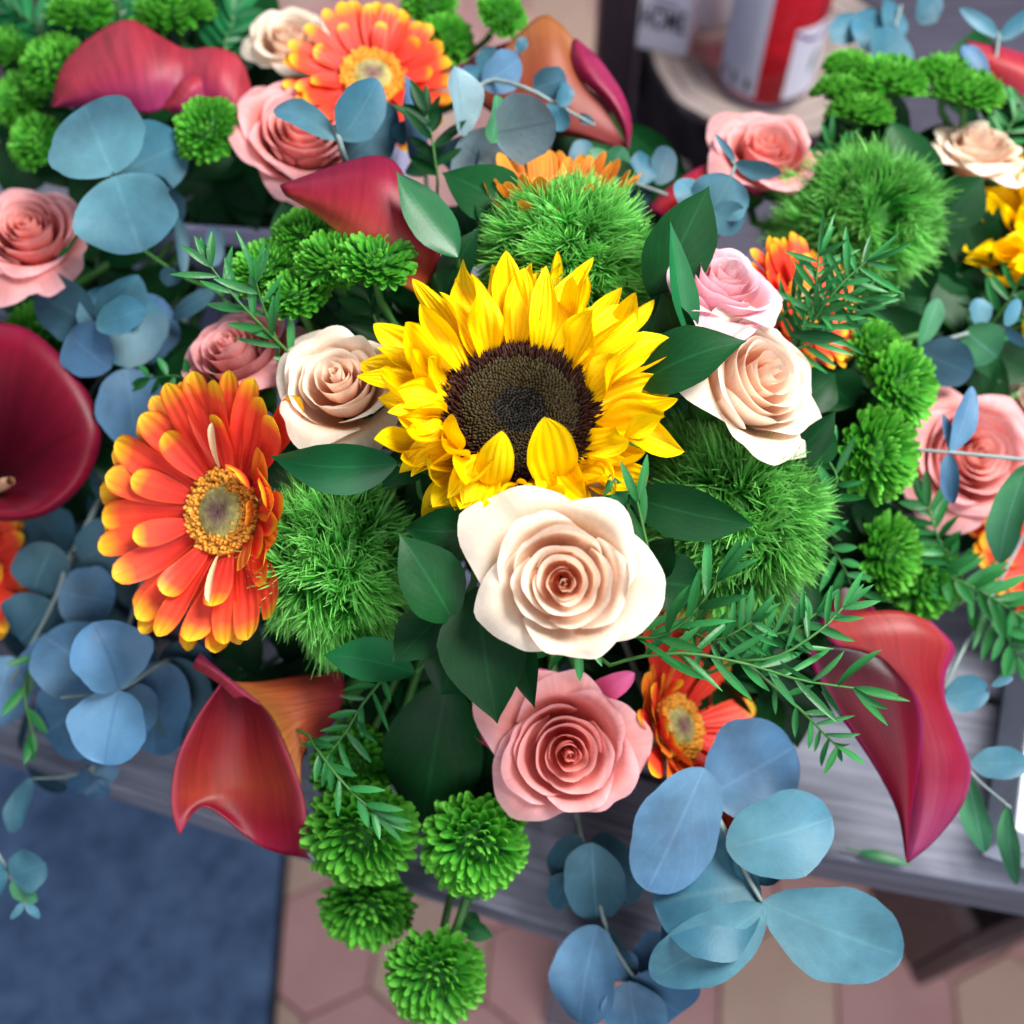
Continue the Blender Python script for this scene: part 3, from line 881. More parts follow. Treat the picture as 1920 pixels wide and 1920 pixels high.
def sunflower(px, py, d, n, rdisc_px, label, pot, seed=3, roll=0, extra=True, scale=1.0):
    global R
    R = random.Random(seed)
    Mx = frame(px, py, d, n, roll)
    root = thing('sunflower', label, 'sunflower', Mx)
    rd = S(rdisc_px, d)
    lathe('disc', [(.0005, -.003), (rd * .3, -.001), (rd * .6, .001), (rd * .85, -.001), (rd, -.006), (rd * .9, -.016), (rd * .3, -.026), (.003, -.028)], M['sun_disc'], root, 30)
    groups = {'floret_eye': [], 'floret_mid': [], 'floret_rim': []}
    Nf = 2000
    for j in range(Nf):
        f = math.sqrt((j + .5) / Nf); a = j * 2.39996
        r = f * rd * 1.02
        h0 = float(np.interp(f, [0, .3, .6, .85, 1.02], [-.003, -.001, .001, -.001, -.006]))
        k = 'floret_eye' if f < .33 else ('floret_mid' if f < .74 + rr(-.04, .04) else 'floret_rim')
        hh, w = {'floret_eye': (.0020, .00055), 'floret_mid': (.0024, .0006), 'floret_rim': (.0046, .0006)}[k]
        hh *= rr(.7, 1.3)
        lean = (f - .25) * 1.0 + rr(-.3, .3)
        la = a + rr(-.5, .5)
        er = Vector((math.cos(a), math.sin(a), 0)); et = Vector((-math.sin(a), math.cos(a), 0))
        base = er * r + Vector((0, 0, h0 - .0005))
        tip = base + (Vector((math.cos(la), math.sin(la), 0)) * math.sin(lean) + Vector((0, 0, math.cos(lean)))) * hh
        mid = base.lerp(tip, .6)
        g = np.array([[base - et * w, base + er * w, base + et * w, base - er * w, base - et * w],
                      [mid - et * w, mid + er * w, mid + et * w, mid - er * w, mid - et * w],
                      [tip - et * w * .15, tip + er * w * .15, tip + et * w * .15, tip - er * w * .15, tip - et * w * .15]])
        groups[k].append(g)
    for k, gl in groups.items():
        multi('florets', gl, M[k], root)
    # ray petals in three whorls
    for w, (cnt, elv, Lf) in enumerate(((31, 14, 1.20), (31, 30, 1.16), (22, 46, .98))):
        for i in range(cnt):
            a = 2 * math.pi * (i + .37 * w) / cnt + rr(-.10, .10)
            L = rd * Lf * rr(.82, 1.12) * scale
            W = rd * rr(.30, .54)
            if w == 2 and fr > .5: continue
            fr = max(0, -math.sin(a)) if extra else 0
            L *= 1 + (.26 * max(0, math.sin(a)) - .10 * max(0, -math.cos(a)) if extra else 0) - .46 * fr ** 2
            L = min(L, rd * 1.46)
            if w == 2: W *= .95
            el = math.radians(elv + rr(-14, 14) + 6 * fr * fr)
            er = Vector((math.cos(a), math.sin(a), 0)); et = Vector((-math.sin(a), math.cos(a), 0))
            p0 = er * rd * (.97 - .03 * w) + Vector((0, 0, -.008 + .002 * w))
            la = a + rr(-.16, .16)
            e2 = Vector((math.cos(la), math.sin(la), 0))
            p1 = p0 + (e2 * math.cos(el) + Vector((0, 0, math.sin(el)))) * L
            nr = -e2 * math.sin(el) + Vector((0, 0, math.cos(el))) + et * rr(-.35, .35)
            A = leaf_grid(p0, p1, W, nr, cup=rr(.0, .8), bend=rr(-.18, .10), shape='sun', fold=rr(-.1, .5), twist=rr(-1.7, 1.7), nt=21, ns=9,
                          tipdrop=rr(-.65 if math.sin(a) < .7 else -.2, .60), wave=rr(.15, .75))
            sheet('petal', A, M['sun_petal'], root)
    if extra:                                   # a few petals that curl in over the disc, and the crumpled front ones
        for (adeg, L, W, el, tip, off) in ((-108, 1.04, .46, 108, -.08, 1.15), (-66, 1.18, .64, 110, -.10, 1.15), (-150, .85, .4, 100, .1, 1.0), (160, .8, .42, 80, .1, 1.02),
                                      (-50, .8, .4, 62, .15, 1.04), (-84, .62, .40, 60, .2, 1.08), (-118, .6, .4, 50, .35, 1.1), (-130, .62, .36, 30, .3, 1.12),
                                      (-140, .6, .36, 65, .3, 1.08)):
            a = math.radians(adeg); el = math.radians(el)
            er = Vector((math.cos(a), math.sin(a), 0)); et = Vector((-math.sin(a), math.cos(a), 0))
            p0 = er * rd * off + Vector((0, 0, -.007))
            p1 = p0 + (er * math.cos(el) + Vector((0, 0, math.sin(el)))) * L * rd
            nr = -er * math.sin(el) + Vector((0, 0, math.cos(el))) + et * rr(-.2, .2)
            sheet('petal', leaf_grid(p0, p1, W * rd, nr, cup=-.12 if el > 1.9 else .25, bend=.04 if el > 1.9 else -.12, shape='sun', fold=-.1 if el > 1.9 else .1, twist=rr(-.4, .4), nt=15, ns=9, tipdrop=tip, wave=.22), M['sun_petal'], root)
    for i in range(14):
        a = 2 * math.pi * i / 14 + rr(-.1, .1)
        er = Vector((math.cos(a), math.sin(a), 0))
        p0 = er * rd * .8 + Vector((0, 0, -.02)); p1 = p0 + er * rd * rr(.75, 1.05) + Vector((0, 0, rr(-.004, .012)))
        sheet('sepal', leaf_grid(p0, p1, rd * .42, Vector((0, 0, 1)), shape='ruscus', bend=-.1), M['sepal'], root)
    add_stem(root, Mx, .027, pot, .006)
    return root


def gerbera(px, py, d, n, rdisc_px, label, pot, seed=5, roll=0, Lf=2.3, cup=16, mats=('gerbera', 'gerbera_y'), stam=False, short=None, ws=1.0):
    """short: (angle in degrees, spread, factor) petals on one side that are crumpled short"""
    global R
    R = random.Random(seed)
    Mx = frame(px, py, d, n, roll)
    root = thing('gerbera', label, 'gerbera', Mx, 'orange gerberas')
    rd = S(rdisc_px, d)
    lathe('eye', [(.0004, .0022), (rd * .25, .0030), (rd * .5, .0028), (rd * .62, .001), (rd * .9, -.003), (rd * .95, -.008), (.004, -.014)], M['gerb_eye'], root, 24)
    fl = []
    for j in range(330):
        f = .50 + .5 * math.sqrt((j + .5) / 330); a = j * 2.39996
        er = Vector((math.cos(a), math.sin(a), 0)); et = Vector((-math.sin(a), math.cos(a), 0))
        b = er * rd * f * rr(.95, 1.03) + Vector((0, 0, .0005 - .002 * f))
        hh = rr(.0022, .0042); w = rr(.0006, .0011)
        tip = b + Vector((0, 0, hh)) + er * rr(-.0012, .0018) + et * rr(-.001, .001)
        m = b.lerp(tip, .7)
        fl.append(np.array([[q - et * ww, q + er * ww, q + et * ww, q - er * ww, q - et * ww] for q, ww in ((b, w), (m, w * 1.2), (tip, w * .4))]))
    multi('florets', fl, M['gerb_ring'], root)
    for w, (cnt, el0, f) in enumerate(((21, cup - 9, 1.0), (21, cup, .95), (9, cup + 9, .62))):
        for i in range(cnt):
            a = 2 * math.pi * (i + .5 * w) / cnt + rr(-.05, .05)
            L = rd * Lf * f * rr(.92, 1.06)
            W = rd * rr(.62, .82) * ws
            el = math.radians(el0 + rr(-5, 5))
            mt = mats[0]
            tipd = rr(-.10, .05)
            if short:
                da = abs((math.degrees(a) - short[0] + 180) % 360 - 180)
                if da < short[1]:
                    L *= short[2] * rr(.8, 1.1); mt = mats[1] if R.random() < .4 else mats[0]; el += math.radians(20); tipd = rr(-.3, .2)
            er = Vector((math.cos(a), math.sin(a), 0)); et = Vector((-math.sin(a), math.cos(a), 0))
            p0 = er * rd * (.95 if w < 2 else .88) + Vector((0, 0, -.004 + .0012 * w))
            p1 = p0 + (er * math.cos(el) + Vector((0, 0, math.sin(el)))) * L
            nr = -er * math.sin(el) + Vector((0, 0, math.cos(el))) + et * rr(-.15, .15)
            sheet('petal', leaf_grid(p0, p1, W, nr, cup=rr(-.05, .35), bend=rr(-.06, .05), shape='gerb', twist=rr(-.3, .3), nt=14, ns=9, tipdrop=tipd + rr(-.08, .08), wave=rr(0, .16)), M[mt], root)
    if stam:
        for adeg, L in ((77, 1.25), (-78, 1.3)):
            a = math.radians(adeg)
            er = Vector((math.cos(a), math.sin(a), 0))
            p0 = er * rd * 1.05 + Vector((0, 0, .006)); p1 = p0 + er * rd * L * .8 + Vector((0, 0, .010))
            sheet('petaloid', leaf_grid(p0, p1, rd * .22, Vector((0, 0, 1)), shape='gerb', cup=.5, nt=9, ns=5), M['stamen'], root)
    lathe('calyx', [(rd * 1.0, -.006), (rd * .8, -.014), (rd * .3, -.022), (.002, -.023)], M['sepal'], root, 16)
    add_stem(root, Mx, .022, pot, .003)
    return root


MUM = {}


def mum_mesh(seed, Nn=190, flat=.62):
    rg = random.Random(seed)
    sh = []
    for j in range(Nn):
        f = math.sqrt((j + .8) / Nn); a = j * 2.39996 + rg.uniform(-.16, .16)
        if rg.random() < .04: continue
        th = f ** 1.05 * (1.66 + .14 * math.sin(a * 2 + seed * 2.1)) + rg.uniform(-.05, .05)
        er = Vector((math.cos(a), math.sin(a), 0)); et = Vector((-math.sin(a), math.cos(a), 0))
        nrm = er * math.sin(th) + Vector((0, 0, math.cos(th)))
        surf = Vector((er.x * math.sin(th), er.y * math.sin(th), math.cos(th) * flat))
        dip = math.exp(-(f / .16) ** 2) * .16
        b = surf * .66 - Vector((0, 0, dip))
        L = .34 + .12 * f + rg.uniform(-.07, .09)
        w = (.052 + .058 * min(1, f * 1.6)) * rg.uniform(.8, 1.15)
        lean = rg.uniform(-.35, .35)
        # the petal leaves the head sideways and hooks up at its tip
        tang = er * math.cos(th) - Vector((0, 0, math.sin(th)))
        d0 = (nrm * .9 + tang * (.25 + .3 * f)).normalized()
        d1 = (nrm * 1.0 - tang * (.55 - .3 * f + rg.uniform(-.3, .3)) + Vector((0, 0, .25)) + et * lean).normalized()
        pts = [b]
        for q in range(4):
            dd = d0.lerp(d1, (q / 3) ** 1.2).normalized()
            pts.append(pts[-1] + dd * L / 4)
        A = np.zeros((5, 4, 3))
        for q, p in enumerate(pts):
            ww = w * [.75, .95, 1.08, .95, .42][q]
            inw = -tang
            for jj, s in enumerate((-1, -.4, .4, 1)):
                A[q, jj] = p + et * (s * ww) + inw * (abs(s) ** 2 * ww * .75)
        sh.append(A)
    return sh


def mum(px, py, d, n, rpx, label, pot, group, seed=1, roll=0, stem=True):
    global R
    R = random.Random(seed * 31 + 5)
    if seed % 7 not in MUM:
        o = multi('petals', mum_mesh(seed % 7, [190, 170, 205, 180, 160, 200, 185][seed % 7], [.62, .55, .68, .6, .5, .66, .58][seed % 7]), M['mum'], None)
        MUM[seed % 7] = o.data
        bpy.data.objects.remove(o)
        c = [(.0005 * 50, .28), (.3, .30), (.55, .18), (.62, -.05), (.5, -.22), (.2, -.34), (.03, -.36)]
        MUM['c'] = mesh('core', *(lambda A: (A.reshape(-1, 3), grid_faces(A.shape[0], A.shape[1], 0, True)))(
            np.array([[(math.cos(2 * math.pi * k / 14) * r, math.sin(2 * math.pi * k / 14) * r, z) for k in range(14)] for r, z in c])), M['tuft_core'])
        MUM['s'] = multi('s', [leaf_grid(Vector((.1 * math.cos(a), .1 * math.sin(a), -.36)), Vector((.72 * math.cos(a), .72 * math.sin(a), -.22)), .3, Vector((0, 0, 1)), shape='ruscus', nt=6, ns=4)
                               for a in [2 * math.pi * k / 9 for k in range(9)]], M['sepal'], None)
        q = MUM['s'].data; bpy.data.objects.remove(MUM['s']); MUM['s'] = q
    Mx = frame(px, py, d, n, rr(0, 360))
    root = thing('chrysanthemum', label, 'chrysanthemum', Mx, group)
    r = S(rpx, d)
    ex, ez = rr(.94, 1.07), rr(.88, 1.1)
    for nm, me, k in (('petals', MUM[seed % 7], 'stuff'), ('core', MUM['c'], None), ('calyx', MUM['s'], None)):
        o = link(nm, me, root, k)
        o.scale = (r * ex, r / ex, r * ez)
    if stem: add_stem(root, Mx, r * .35, pot, .0019)
    return root


def tuft(px, py, d, n, rpx, label, pot, seed=1, sx=1.0, sy=1.0, clumps=115, per=85):
    """the shaggy green carnation ball"""
    global R
    R = random.Random(seed)
    Mx = frame(px, py, d, n)
    root = thing('shaggy_dianthus', label, 'dianthus', Mx, 'shaggy green dianthus balls')
    r = S(rpx, d)
    sc = Vector((sx, sy, 1))
    V = []
    sh = []
    for c in range(clumps):
        z = 1 - 1.55 * (c + .5) / clumps
        a = c * 2.39996
        q = math.sqrt(max(0, 1 - z * z))
        dr = Vector((q * math.cos(a), q * math.sin(a), z))
        dr = (dr + Vector((rr(-.12, .12), rr(-.12, .12), rr(-.12, .12)))).normalized()
        lift = rr(.78, 1.2)
        lean = Vector((rr(-.6, .6), rr(-.6, .6), rr(-.3, .3)))
        rosette = R.random() < .4
        spreadj, basej = (.80, .03) if rosette else (.18, .075)
        for k in range(per):
            jit = Vector((rr(-1, 1), rr(-1, 1), rr(-1, 1)))
            jb = Vector((rr(-1, 1), rr(-1, 1), rr(-1, 1)))
            b = dr * (r * .60) + jb * r * basej
            dd = (dr + lean * (.3 if rosette else .75) + jit * spreadj).normalized()
            cv = Vector((rr(-1, 1), rr(-1, 1), rr(-1, 1)))
            L = r * rr(.28, .46) * lift
            side = dd.cross(cv)
            if side.length < .01: side = dd.orthogonal()
            side.normalize()
            bendv = side.cross(dd) * rr(-.9, .9)
            w = r * rr(.009, .017)
            A = np.zeros((6, 2, 3))
            for i in range(6):
                t = i / 5
                p = b + dd * (L * t) + bendv * (L * .5 * t * t) + lean * (L * .3 * t * t)
                ww = w * (1 - t) ** .6 + .00008
                for jj, s in enumerate((-1, 1)):
                    v = p + side * (s * ww)
                    A[i, jj] = (v.x * sc.x, v.y * sc.y, v.z)
            sh.append((c % 7 if c % 3 else R.randint(0, 6), A))
    for g in range(7):
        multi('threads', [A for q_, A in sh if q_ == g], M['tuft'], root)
    core = np.zeros((12, 20, 3))
    for i in range(12):
        th = math.pi * i / 11
        for k in range(20):
            a = 2 * math.pi * k / 20
            f = r * .62 * rr(.94, 1.04)
            core[i, k] = (math.sin(th) * math.cos(a) * f * sx, math.sin(th) * math.sin(a) * f * sy, math.cos(th) * f)
    sheet('core', core, M['tuft_core'], root, closed=True)
    add_stem(root, Mx, r * .65, pot, .003)
    return root


def patch(name, rows, d, mat, parent, org, nu=30, nv=22, thick=.0009, zs=.55):
    """smooth surface through a net of points: (px, py, mm towards the viewer)"""
    G = [[P(q[0], q[1], d - zs * (q[2] if len(q) > 2 else 0) / 1000.0) for q in row] for row in rows]
    L1 = [crv(row, nv - 1) for row in G]
    cols = [crv([L1[i][j] for i in range(len(L1))], nu - 1) for j in range(nv)]
    A = np.array([[cols[j][i] for j in range(nv)] for i in range(nu)])
    i, j = nu // 2, nv // 2
    nrm = Vector(A[i, j + 1] - A[i, j]).cross(Vector(A[i + 1, j] - A[i, j]))
    if nrm.dot(CAM - Vector(A[i, j])) < 0:
        A = A[:, ::-1]
    return sheet(name, A, mat, parent, origin=org, thick=thick)


def leafpx(root, org, b, t, wpx, mat, shape='ruscus', roll=0, cup=.2, bend=.05, twist=0, tipdrop=0, wave=0, fold=0, name='leaf', nt=15, ns=9):
    """leaf from b=(px,py,d) to t=(px,py,d); wpx visible width; roll turns it about its own axis"""
    p0, p1 = P(*b), P(*t)
    mid = (p0 + p1) / 2
    nrm = (CAM - mid).normalized()
    ax = (p1 - p0).normalized()
    nrm = Matrix.Rotation(math.radians(roll), 3, ax) @ (nrm - ax * nrm.dot(ax)).normalized()
    W = S(wpx, (b[2] + t[2]) / 2) / max(.3, abs(math.cos(math.radians(roll))))
    eu = shape.startswith('euca')
    A = leaf_grid(p0, p1, W, nrm, cup, bend, shape, fold, twist, 21 if eu else nt, ns, tipdrop, wave, .055 if eu else .02)
    return sheet(name, A, M[mat] if isinstance(mat, str) else mat, root, origin=org)


def sprig(name, label, cat, group, leaves, stem, pot=None, mat='ruscus', smat='stem', sr=.0014, shape='ruscus', seed=1):
    """leaves: (bx,by,bd, tx,ty,td, w[, roll, cup, bend, twist, mat, shape])"""
    global R
    R = random.Random(seed)
    pts = [P(*q) for q in stem]
    if pot: pts = pts + [ANCH[pot] + Vector((rr(-.02, .02), rr(-.02, .02), 0))]
    org = pts[-1]
    root = thing(name, label, cat, org.copy(), group)
    tube('stem', crv(pts, 18), sr * .7, M[smat], root, sr * 1.3, 6, origin=org)
    for q in leaves:
        o = dict(zip(('roll', 'cup', 'bend', 'twist', 'mat', 'shape'), q[7:]))
        leafpx(root, org, q[0:3], q[3:6], q[6], o.get('mat') or mat, o.get('shape') or shape, o.get('roll', rr(-20, 20)), o.get('cup', rr(.05, .25)),
               o.get('bend', rr(-.05, .08)), (o.get('twist') or 0) + rr(-.3, .3), rr(-.10, .14), rr(.02, .14))
    return root


def spray(label, group, stem, n, lpx, wpx, pot=None, seed=1, mat='needle', spread=55, tipn=3, sr=.0009, cat='foliage', fluff=0, name='fern_sprig'):
    """a feathery sprig with narrow leaflets along its stem; stem from base to tip"""
    global R
    R = random.Random(seed)
    q0, q1 = P(*stem[0]), P(*stem[1])
    tn0 = (q1 - q0).normalized()
    base = [ANCH[pot], (ANCH[pot] + q0) / 2 - tn0 * .02 + FWD * .02, q0 - tn0 * .018 + FWD * .012] if pot else []
    p3 = base + [P(*q) for q in stem]
    org = p3[0]
    root = thing(name, label, cat, org.copy(), group)
    tube('stem', crv(p3, 18), sr * 1.2, M['stem'], root, sr * .5, 5, origin=org)
    line = crv([P(*q) for q in stem], 40)
    dm = sum(q[2] for q in stem) / len(stem)
    for i in range(n + tipn):
        f = min(1, i / max(1, n - 1)) * .96 + .04
        k = int(f * 40)
        p = line[k]
        tn = (line[min(40, k + 1)] - line[max(0, k - 1)]).normalized()
        vw = (CAM - p).normalized()
        sd = tn.cross(vw).normalized()
        s = 1 if i % 2 else -1
        an = math.radians(rr(spread * .6, spread * 1.25)) if i < n else math.radians(rr(-25, 25))
        dr = (tn * math.cos(an) + sd * (s * math.sin(an)) + vw * rr(-.45, .5)).normalized()
        L = S(lpx, dm) * rr(.65, 1.15)
        nr = vw + Vector((rr(-.5, .5), rr(-.5, .5), rr(-.5, .5)))
        A = leaf_grid(p, p + dr * L, S(wpx, dm) * rr(.8, 1.2), nr, cup=.3, bend=rr(-.06, .10), shape='needle', twist=rr(-.4, .4), nt=8, ns=4)
        sheet('leaflet', A, M[mat], root, origin=org)
    return root

# ------------------------------------------------------------------ sunflowers
sunflower(974, 766, .434, (.02, .40, .92), 145, 'large yellow sunflower with a dark brown disc at the heart of the bouquet', 'center', seed=11)
sunflower(2040, 440, .560, (-.12, .40, .9), 105, 'blurred yellow sunflower below the far cream rose on the right', 'right', seed=12, extra=False)

# ------------------------------------------------------------------ roses
rose(1058, 1092, .398, (-.02, .0, 1), 174, 'cream', 'open cream rose facing up just below the sunflower', 'center', 20, 1.05, 20, 21, pt=1.9)
rose(630, 708, .452, (-.10, .40, .88), 142, 'cream', 'cream rose between the sunflower and the orange gerbera', 'center', 21, .95, 60, 22)
rose(1436, 702, .450, (.48, .25, .84), 174, 'cream', 'bright cream rose beside the shaggy green ball, turned to the right', 'center', 24, .88, 150, 23)
rose(1066, 1412, .468, (.04, .02, 1), 160, 'pink', 'coral pink rose facing up below the cream rose', 'center', 23, .95, 0, 24)
rose(1362, 520, .458, (.25, .62, .74), 138, 'blush', 'pale pink rose tilted away beside the large dark leaf', 'center', 22, .80, 30, 25, inner=.45)
rose(430, 650, .492, (-.28, .58, .76), 138, 'pink', 'pink rose half covered by a thin leafy sprig', 'center', 24, .85, 80, 26, inner=.3)
rose(566, 238, .545, (.20, .34, .92), 142, 'pink', 'pink rose behind two narrow grey leaves and a red calla', 'left', 30, .92, 10, 27)
rose(1438, 272, .548, (.02, .48, .87), 126, 'pink', 'salmon pink rose in front of the red bottle', 'right', 24, .78, 200, 28)
rose(50, 425, .535, (.10, .42, .90), 122, 'pink', 'blurred pink rose beside the round blue leaves', 'left', 28, .92, 130, 29)
rose(1832, 850, .545, (.12, .12, .98), 142, 'pink', 'coral rose with a grey stem lying across it', 'right', 32, .95, 90, 30)
rose(1840, 262, .570, (.05, .70, .71), 98, 'cream', 'blurred cream rose above the cut off sunflower', 'right', 24, .9, 40, 31)
rose(540, 62, .590, (.05, .45, .89), 92, 'cream', 'pale cream rose behind the upper gerbera', 'left', 24, .85, 40, 32)
rose(1950, 745, .570, (-.25, .45, .86), 85, 'cream', 'cream rose behind the coral rose at the edge', 'right', 22, .9, 70, 33)


def guard(root, b, t, w, mat, roll=20, wave=.3, shape='euca'):
    A = leaf_grid(P(*b), P(*t), S(w, b[2]), Matrix.Rotation(math.radians(roll), 3, (P(*t) - P(*b)).normalized()) @ (CAM - P(*b)), .3, .1, shape, 0, .4, 13, 9, 0, wave)
    inv = root.matrix_world.inverted()
    A = np.array([[inv @ Vector(v) for v in row] for row in A])
    sheet('guard_petal', A, M[mat], root)


bpy.context.view_layer.update()
RS = {o['label'][:12]: o for o in bpy.data.objects if o.name.startswith('rose')}
guard(RS['pale pink ro'], (1345, 605, .474), (1290, 500, .470), 80, 'magenta')
guard(RS['pale pink ro'], (1335, 608, .474), (1270, 555, .470), 66, 'magenta')
guard(RS['coral pink r'], (1090, 1310, .488), (1190, 1262, .478), 48, 'magenta')
guard(RS['coral pink r'], (1050, 1310, .488), (1000, 1258, .480), 48, 'magenta')
guard(RS['coral pink r'], (960, 1400, .498), (884, 1358, .492), 60, 'magenta')
guard(RS['bright cream'], (1390, 640, .466), (1330, 566, .458), 60, 'dry')
guard(RS['bright cream'], (1390, 790, .466), (1340, 712, .456), 46, 'dry')
guard(RS['open cream r'], (1110, 985, .430), (1118, 902, .424), 50, 'dry')
guard(RS['open cream r'], (1120, 990, .430), (1154, 918, .424), 46, 'dry')

# ------------------------------------------------------------------ gerberas
gerbera(414, 960, .468, (-.42, .02, .90), 80, 'large orange red gerbera with yellow petal tips beside the cream rose', 'center', seed=41, Lf=2.45, cup=20, stam=True, short=(0, 42, .62))
gerbera(698, 142, .560, (.16, .30, .94), 58, 'orange red gerbera above the pink rose', 'left', seed=42, Lf=1.9, cup=16, ws=.82)
gerbera(1035, 432, .505, (-.05, .86, .50), 46, 'orange gerbera peeping up behind the shaggy green ball', 'center', seed=43, Lf=3.5, cup=56, mats=('gerbera_y', 'gerbera_y'))
gerbera(1512, 568, .520, (.55, .30, .78), 46, 'orange gerbera half hidden by feathery green leaves', 'right', seed=44, Lf=2.2, cup=16, mats=('gerbera', 'gerbera_y'))
gerbera(1274, 1362, .508, (.68, .34, .66), 62, 'orange gerbera between the coral rose and large blue leaves', 'center', seed=45, Lf=3.4, cup=22, short=(190, 80, .5))
gerbera(-85, 1075, .575, (.0, .2, .98), 55, 'orange gerbera below the dark red calla, cut off at its side', 'left', seed=46, Lf=2.0, cup=14)
gerbera(1990, 1015, .585, (-.1, .2, .97), 60, 'orange gerbera behind the long grey green leaf', 'right', seed=47, Lf=1.9, cup=14)

# ------------------------------------------------------------------ button chrysanthemums
U = (0, .70, .71)
for i, (x, y, d, n, r) in enumerate(((572, 440, .495, (-.1, .62, .78), 58), (497, 508, .490, (-.25, .6, .76), 66), (628, 492, .476, (-.1, .66, .75), 68), (704, 494, .468, (.08, .66, .75), 76),
                                     (560, 556, .478, (-.08, .74, .67), 66))):
    mum(x, y, d, n, r, ('green button chrysanthemum at the foot of the crimson calla, hindmost of its cluster',
        'green button chrysanthemum beside the slender dark twig and lavender pot',
        'green button chrysanthemum in the middle of the cluster below the crimson calla',
        'large crisp green button chrysanthemum between the crimson calla and the sunflower',
        'green button chrysanthemum just above the left cream rose')[i], 'center', 'button chrysanthemums by the lavender pot', i + 1)
for i, (x, y, d, n, r, lb) in enumerate((
        (665, 1432, .508, (.0, .12, 1), 78, 'green button chrysanthemum under thin leaves beside the orange red calla'),
        (676, 1562, .488, (-.05, -.12, 1), 98, 'largest green button chrysanthemum, touching the orange red calla tip'),
        (688, 1700, .520, (.0, -.45, .9), 82, 'green button chrysanthemum overhanging the bench edge, tipped down'),
        (890, 1582, .485, (.0, -.12, 1), 94, 'round green button chrysanthemum on a thick stem below the coral rose'),
        (815, 1828, .500, (.0, -.10, 1), 90, 'lowest green button chrysanthemum hanging over the tiles'))):
    mum(x, y, d, n, r, lb, 'center', 'button chrysanthemums over the bench edge', i + 11)
for i, (x, y, d, n, r) in enumerate(((1638, 660, .525, (.55, .15, .82), 60), (1688, 728, .515, (.62, .05, .78), 80), (1640, 850, .505, (.60, .02, .80), 86), (1664, 1042, .53, (.62, -.05, .78), 74),
                                     (1735, 1088, .545, (.2, .0, .98), 68))):
    mum(x, y, d, n, r, ('green button chrysanthemum next to the half hidden orange gerbera',
        'oval green button chrysanthemum below the grey green eucalyptus twig',
        'large green button chrysanthemum facing the coral rose with the crossing stem',
        'green button chrysanthemum above the maroon back of the long red calla',
        'green button chrysanthemum wrapped in fern leaves below the coral rose')[i], 'right', 'button chrysanthemums beside the coral rose', i + 21)
for i, (x, y, d, n, r) in enumerate(((328, 28, .595, U, 70), (152, 25, .60, U, 62), (100, 125, .59, (-.4, .4, .8), 62), (40, 185, .60, (-.3, .3, .9), 55), (70, 268, .585, (-.3, .2, .9), 52),
                                     (15, 95, .61, U, 55), (75, 625, .57, (0, .5, .86), 60))):
    mum(x, y, d, n, r, ('green button chrysanthemum behind the top of the rose red calla',
        'green button chrysanthemum among ferns behind the rose red calla',
        'green button chrysanthemum touching the pointed end of the rose red calla',
        'green button chrysanthemum hugging the outer side of the mum cluster below the ferns',
        'green button chrysanthemum tucked beside the round pale blue leaves',
        'green button chrysanthemum in dark ferns at the back of the far pot',
        'green button chrysanthemum peeping above the big dark red calla')[i], 'left', 'button chrysanthemums on the far left', i + 31)
mum(388, 246, .545, (-.05, .18, .98), 62, 'bright green button chrysanthemum with a dark eye beneath the rose red calla', 'left', 'button chrysanthemums on the far left', 38)
for i, (x, y, d, n, r) in enumerate(((806, 12, .60, (0, .5, .86), 52), (836, 76, .59, (.3, .2, .93), 50), (940, 28, .58, (.3, .3, .9), 47))):
    mum(x, y, d, n, r, ('small green button chrysanthemum behind the upper gerbera, hindmost of three',
        'small green button chrysanthemum touching the upper gerbera petals',
        'small green button chrysanthemum alone on its stem above the orange calla')[i], 'left', 'button chrysanthemums behind the gerbera', i + 41)
for i, (x, y, d, n, r) in enumerate(((1590, 130, .585, (0, .85, .53), 48), (1665, 155, .575, (0, .78, .62), 70), (1575, 172, .575, (0, .88, .47), 52), (1610, 216, .565, (0, .88, .47), 60), (1768, 140, .58, (0, .85, .53), 52),
                                     (1812, 178, .57, (0, .82, .57), 62))):
    mum(x, y, d, n, r, ('small flat green chrysanthemum behind its neighbours near the red bottle',
        'widest flat green chrysanthemum of the group near the red bottle',
        'flat green chrysanthemum right against the red bottle base',
        'flat green chrysanthemum in front of its group, above the salmon rose side',
        'small flat green chrysanthemum under the orange rimmed calla',
        'flat green chrysanthemum above the blurred cream rose')[i], 'right', 'button chrysanthemums near the bottle', i + 51)

# ------------------------------------------------------------------ shaggy dianthus balls
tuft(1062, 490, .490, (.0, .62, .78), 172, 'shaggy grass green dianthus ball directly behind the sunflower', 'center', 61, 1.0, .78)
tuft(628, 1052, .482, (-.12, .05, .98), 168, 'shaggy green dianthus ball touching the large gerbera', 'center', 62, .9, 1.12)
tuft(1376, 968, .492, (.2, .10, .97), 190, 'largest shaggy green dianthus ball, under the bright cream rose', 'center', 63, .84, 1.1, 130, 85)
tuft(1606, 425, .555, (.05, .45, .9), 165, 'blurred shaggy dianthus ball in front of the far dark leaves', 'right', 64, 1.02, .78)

# ------------------------------------------------------------------ calla lilies


def calla(label, d, patches, base, pot, extra=None, smat='stem'):
    org = P(*base)
    root = thing('calla_lily', label, 'calla lily', org.copy(), 'calla lilies')
    for nm, mats, rows, kw in patches:
        ml = [M[m] for m in mats]
        patch(nm, rows, d, ml, root, org, **kw)
    a = ANCH[pot]
    tube('stem', [q for q in bez(org, org + (a - org) * .3 + Vector((0, 0, -.02)), a + Vector((0, 0, .04)), a, 10)], .0045, M[smat], root, origin=org)
    return root, org


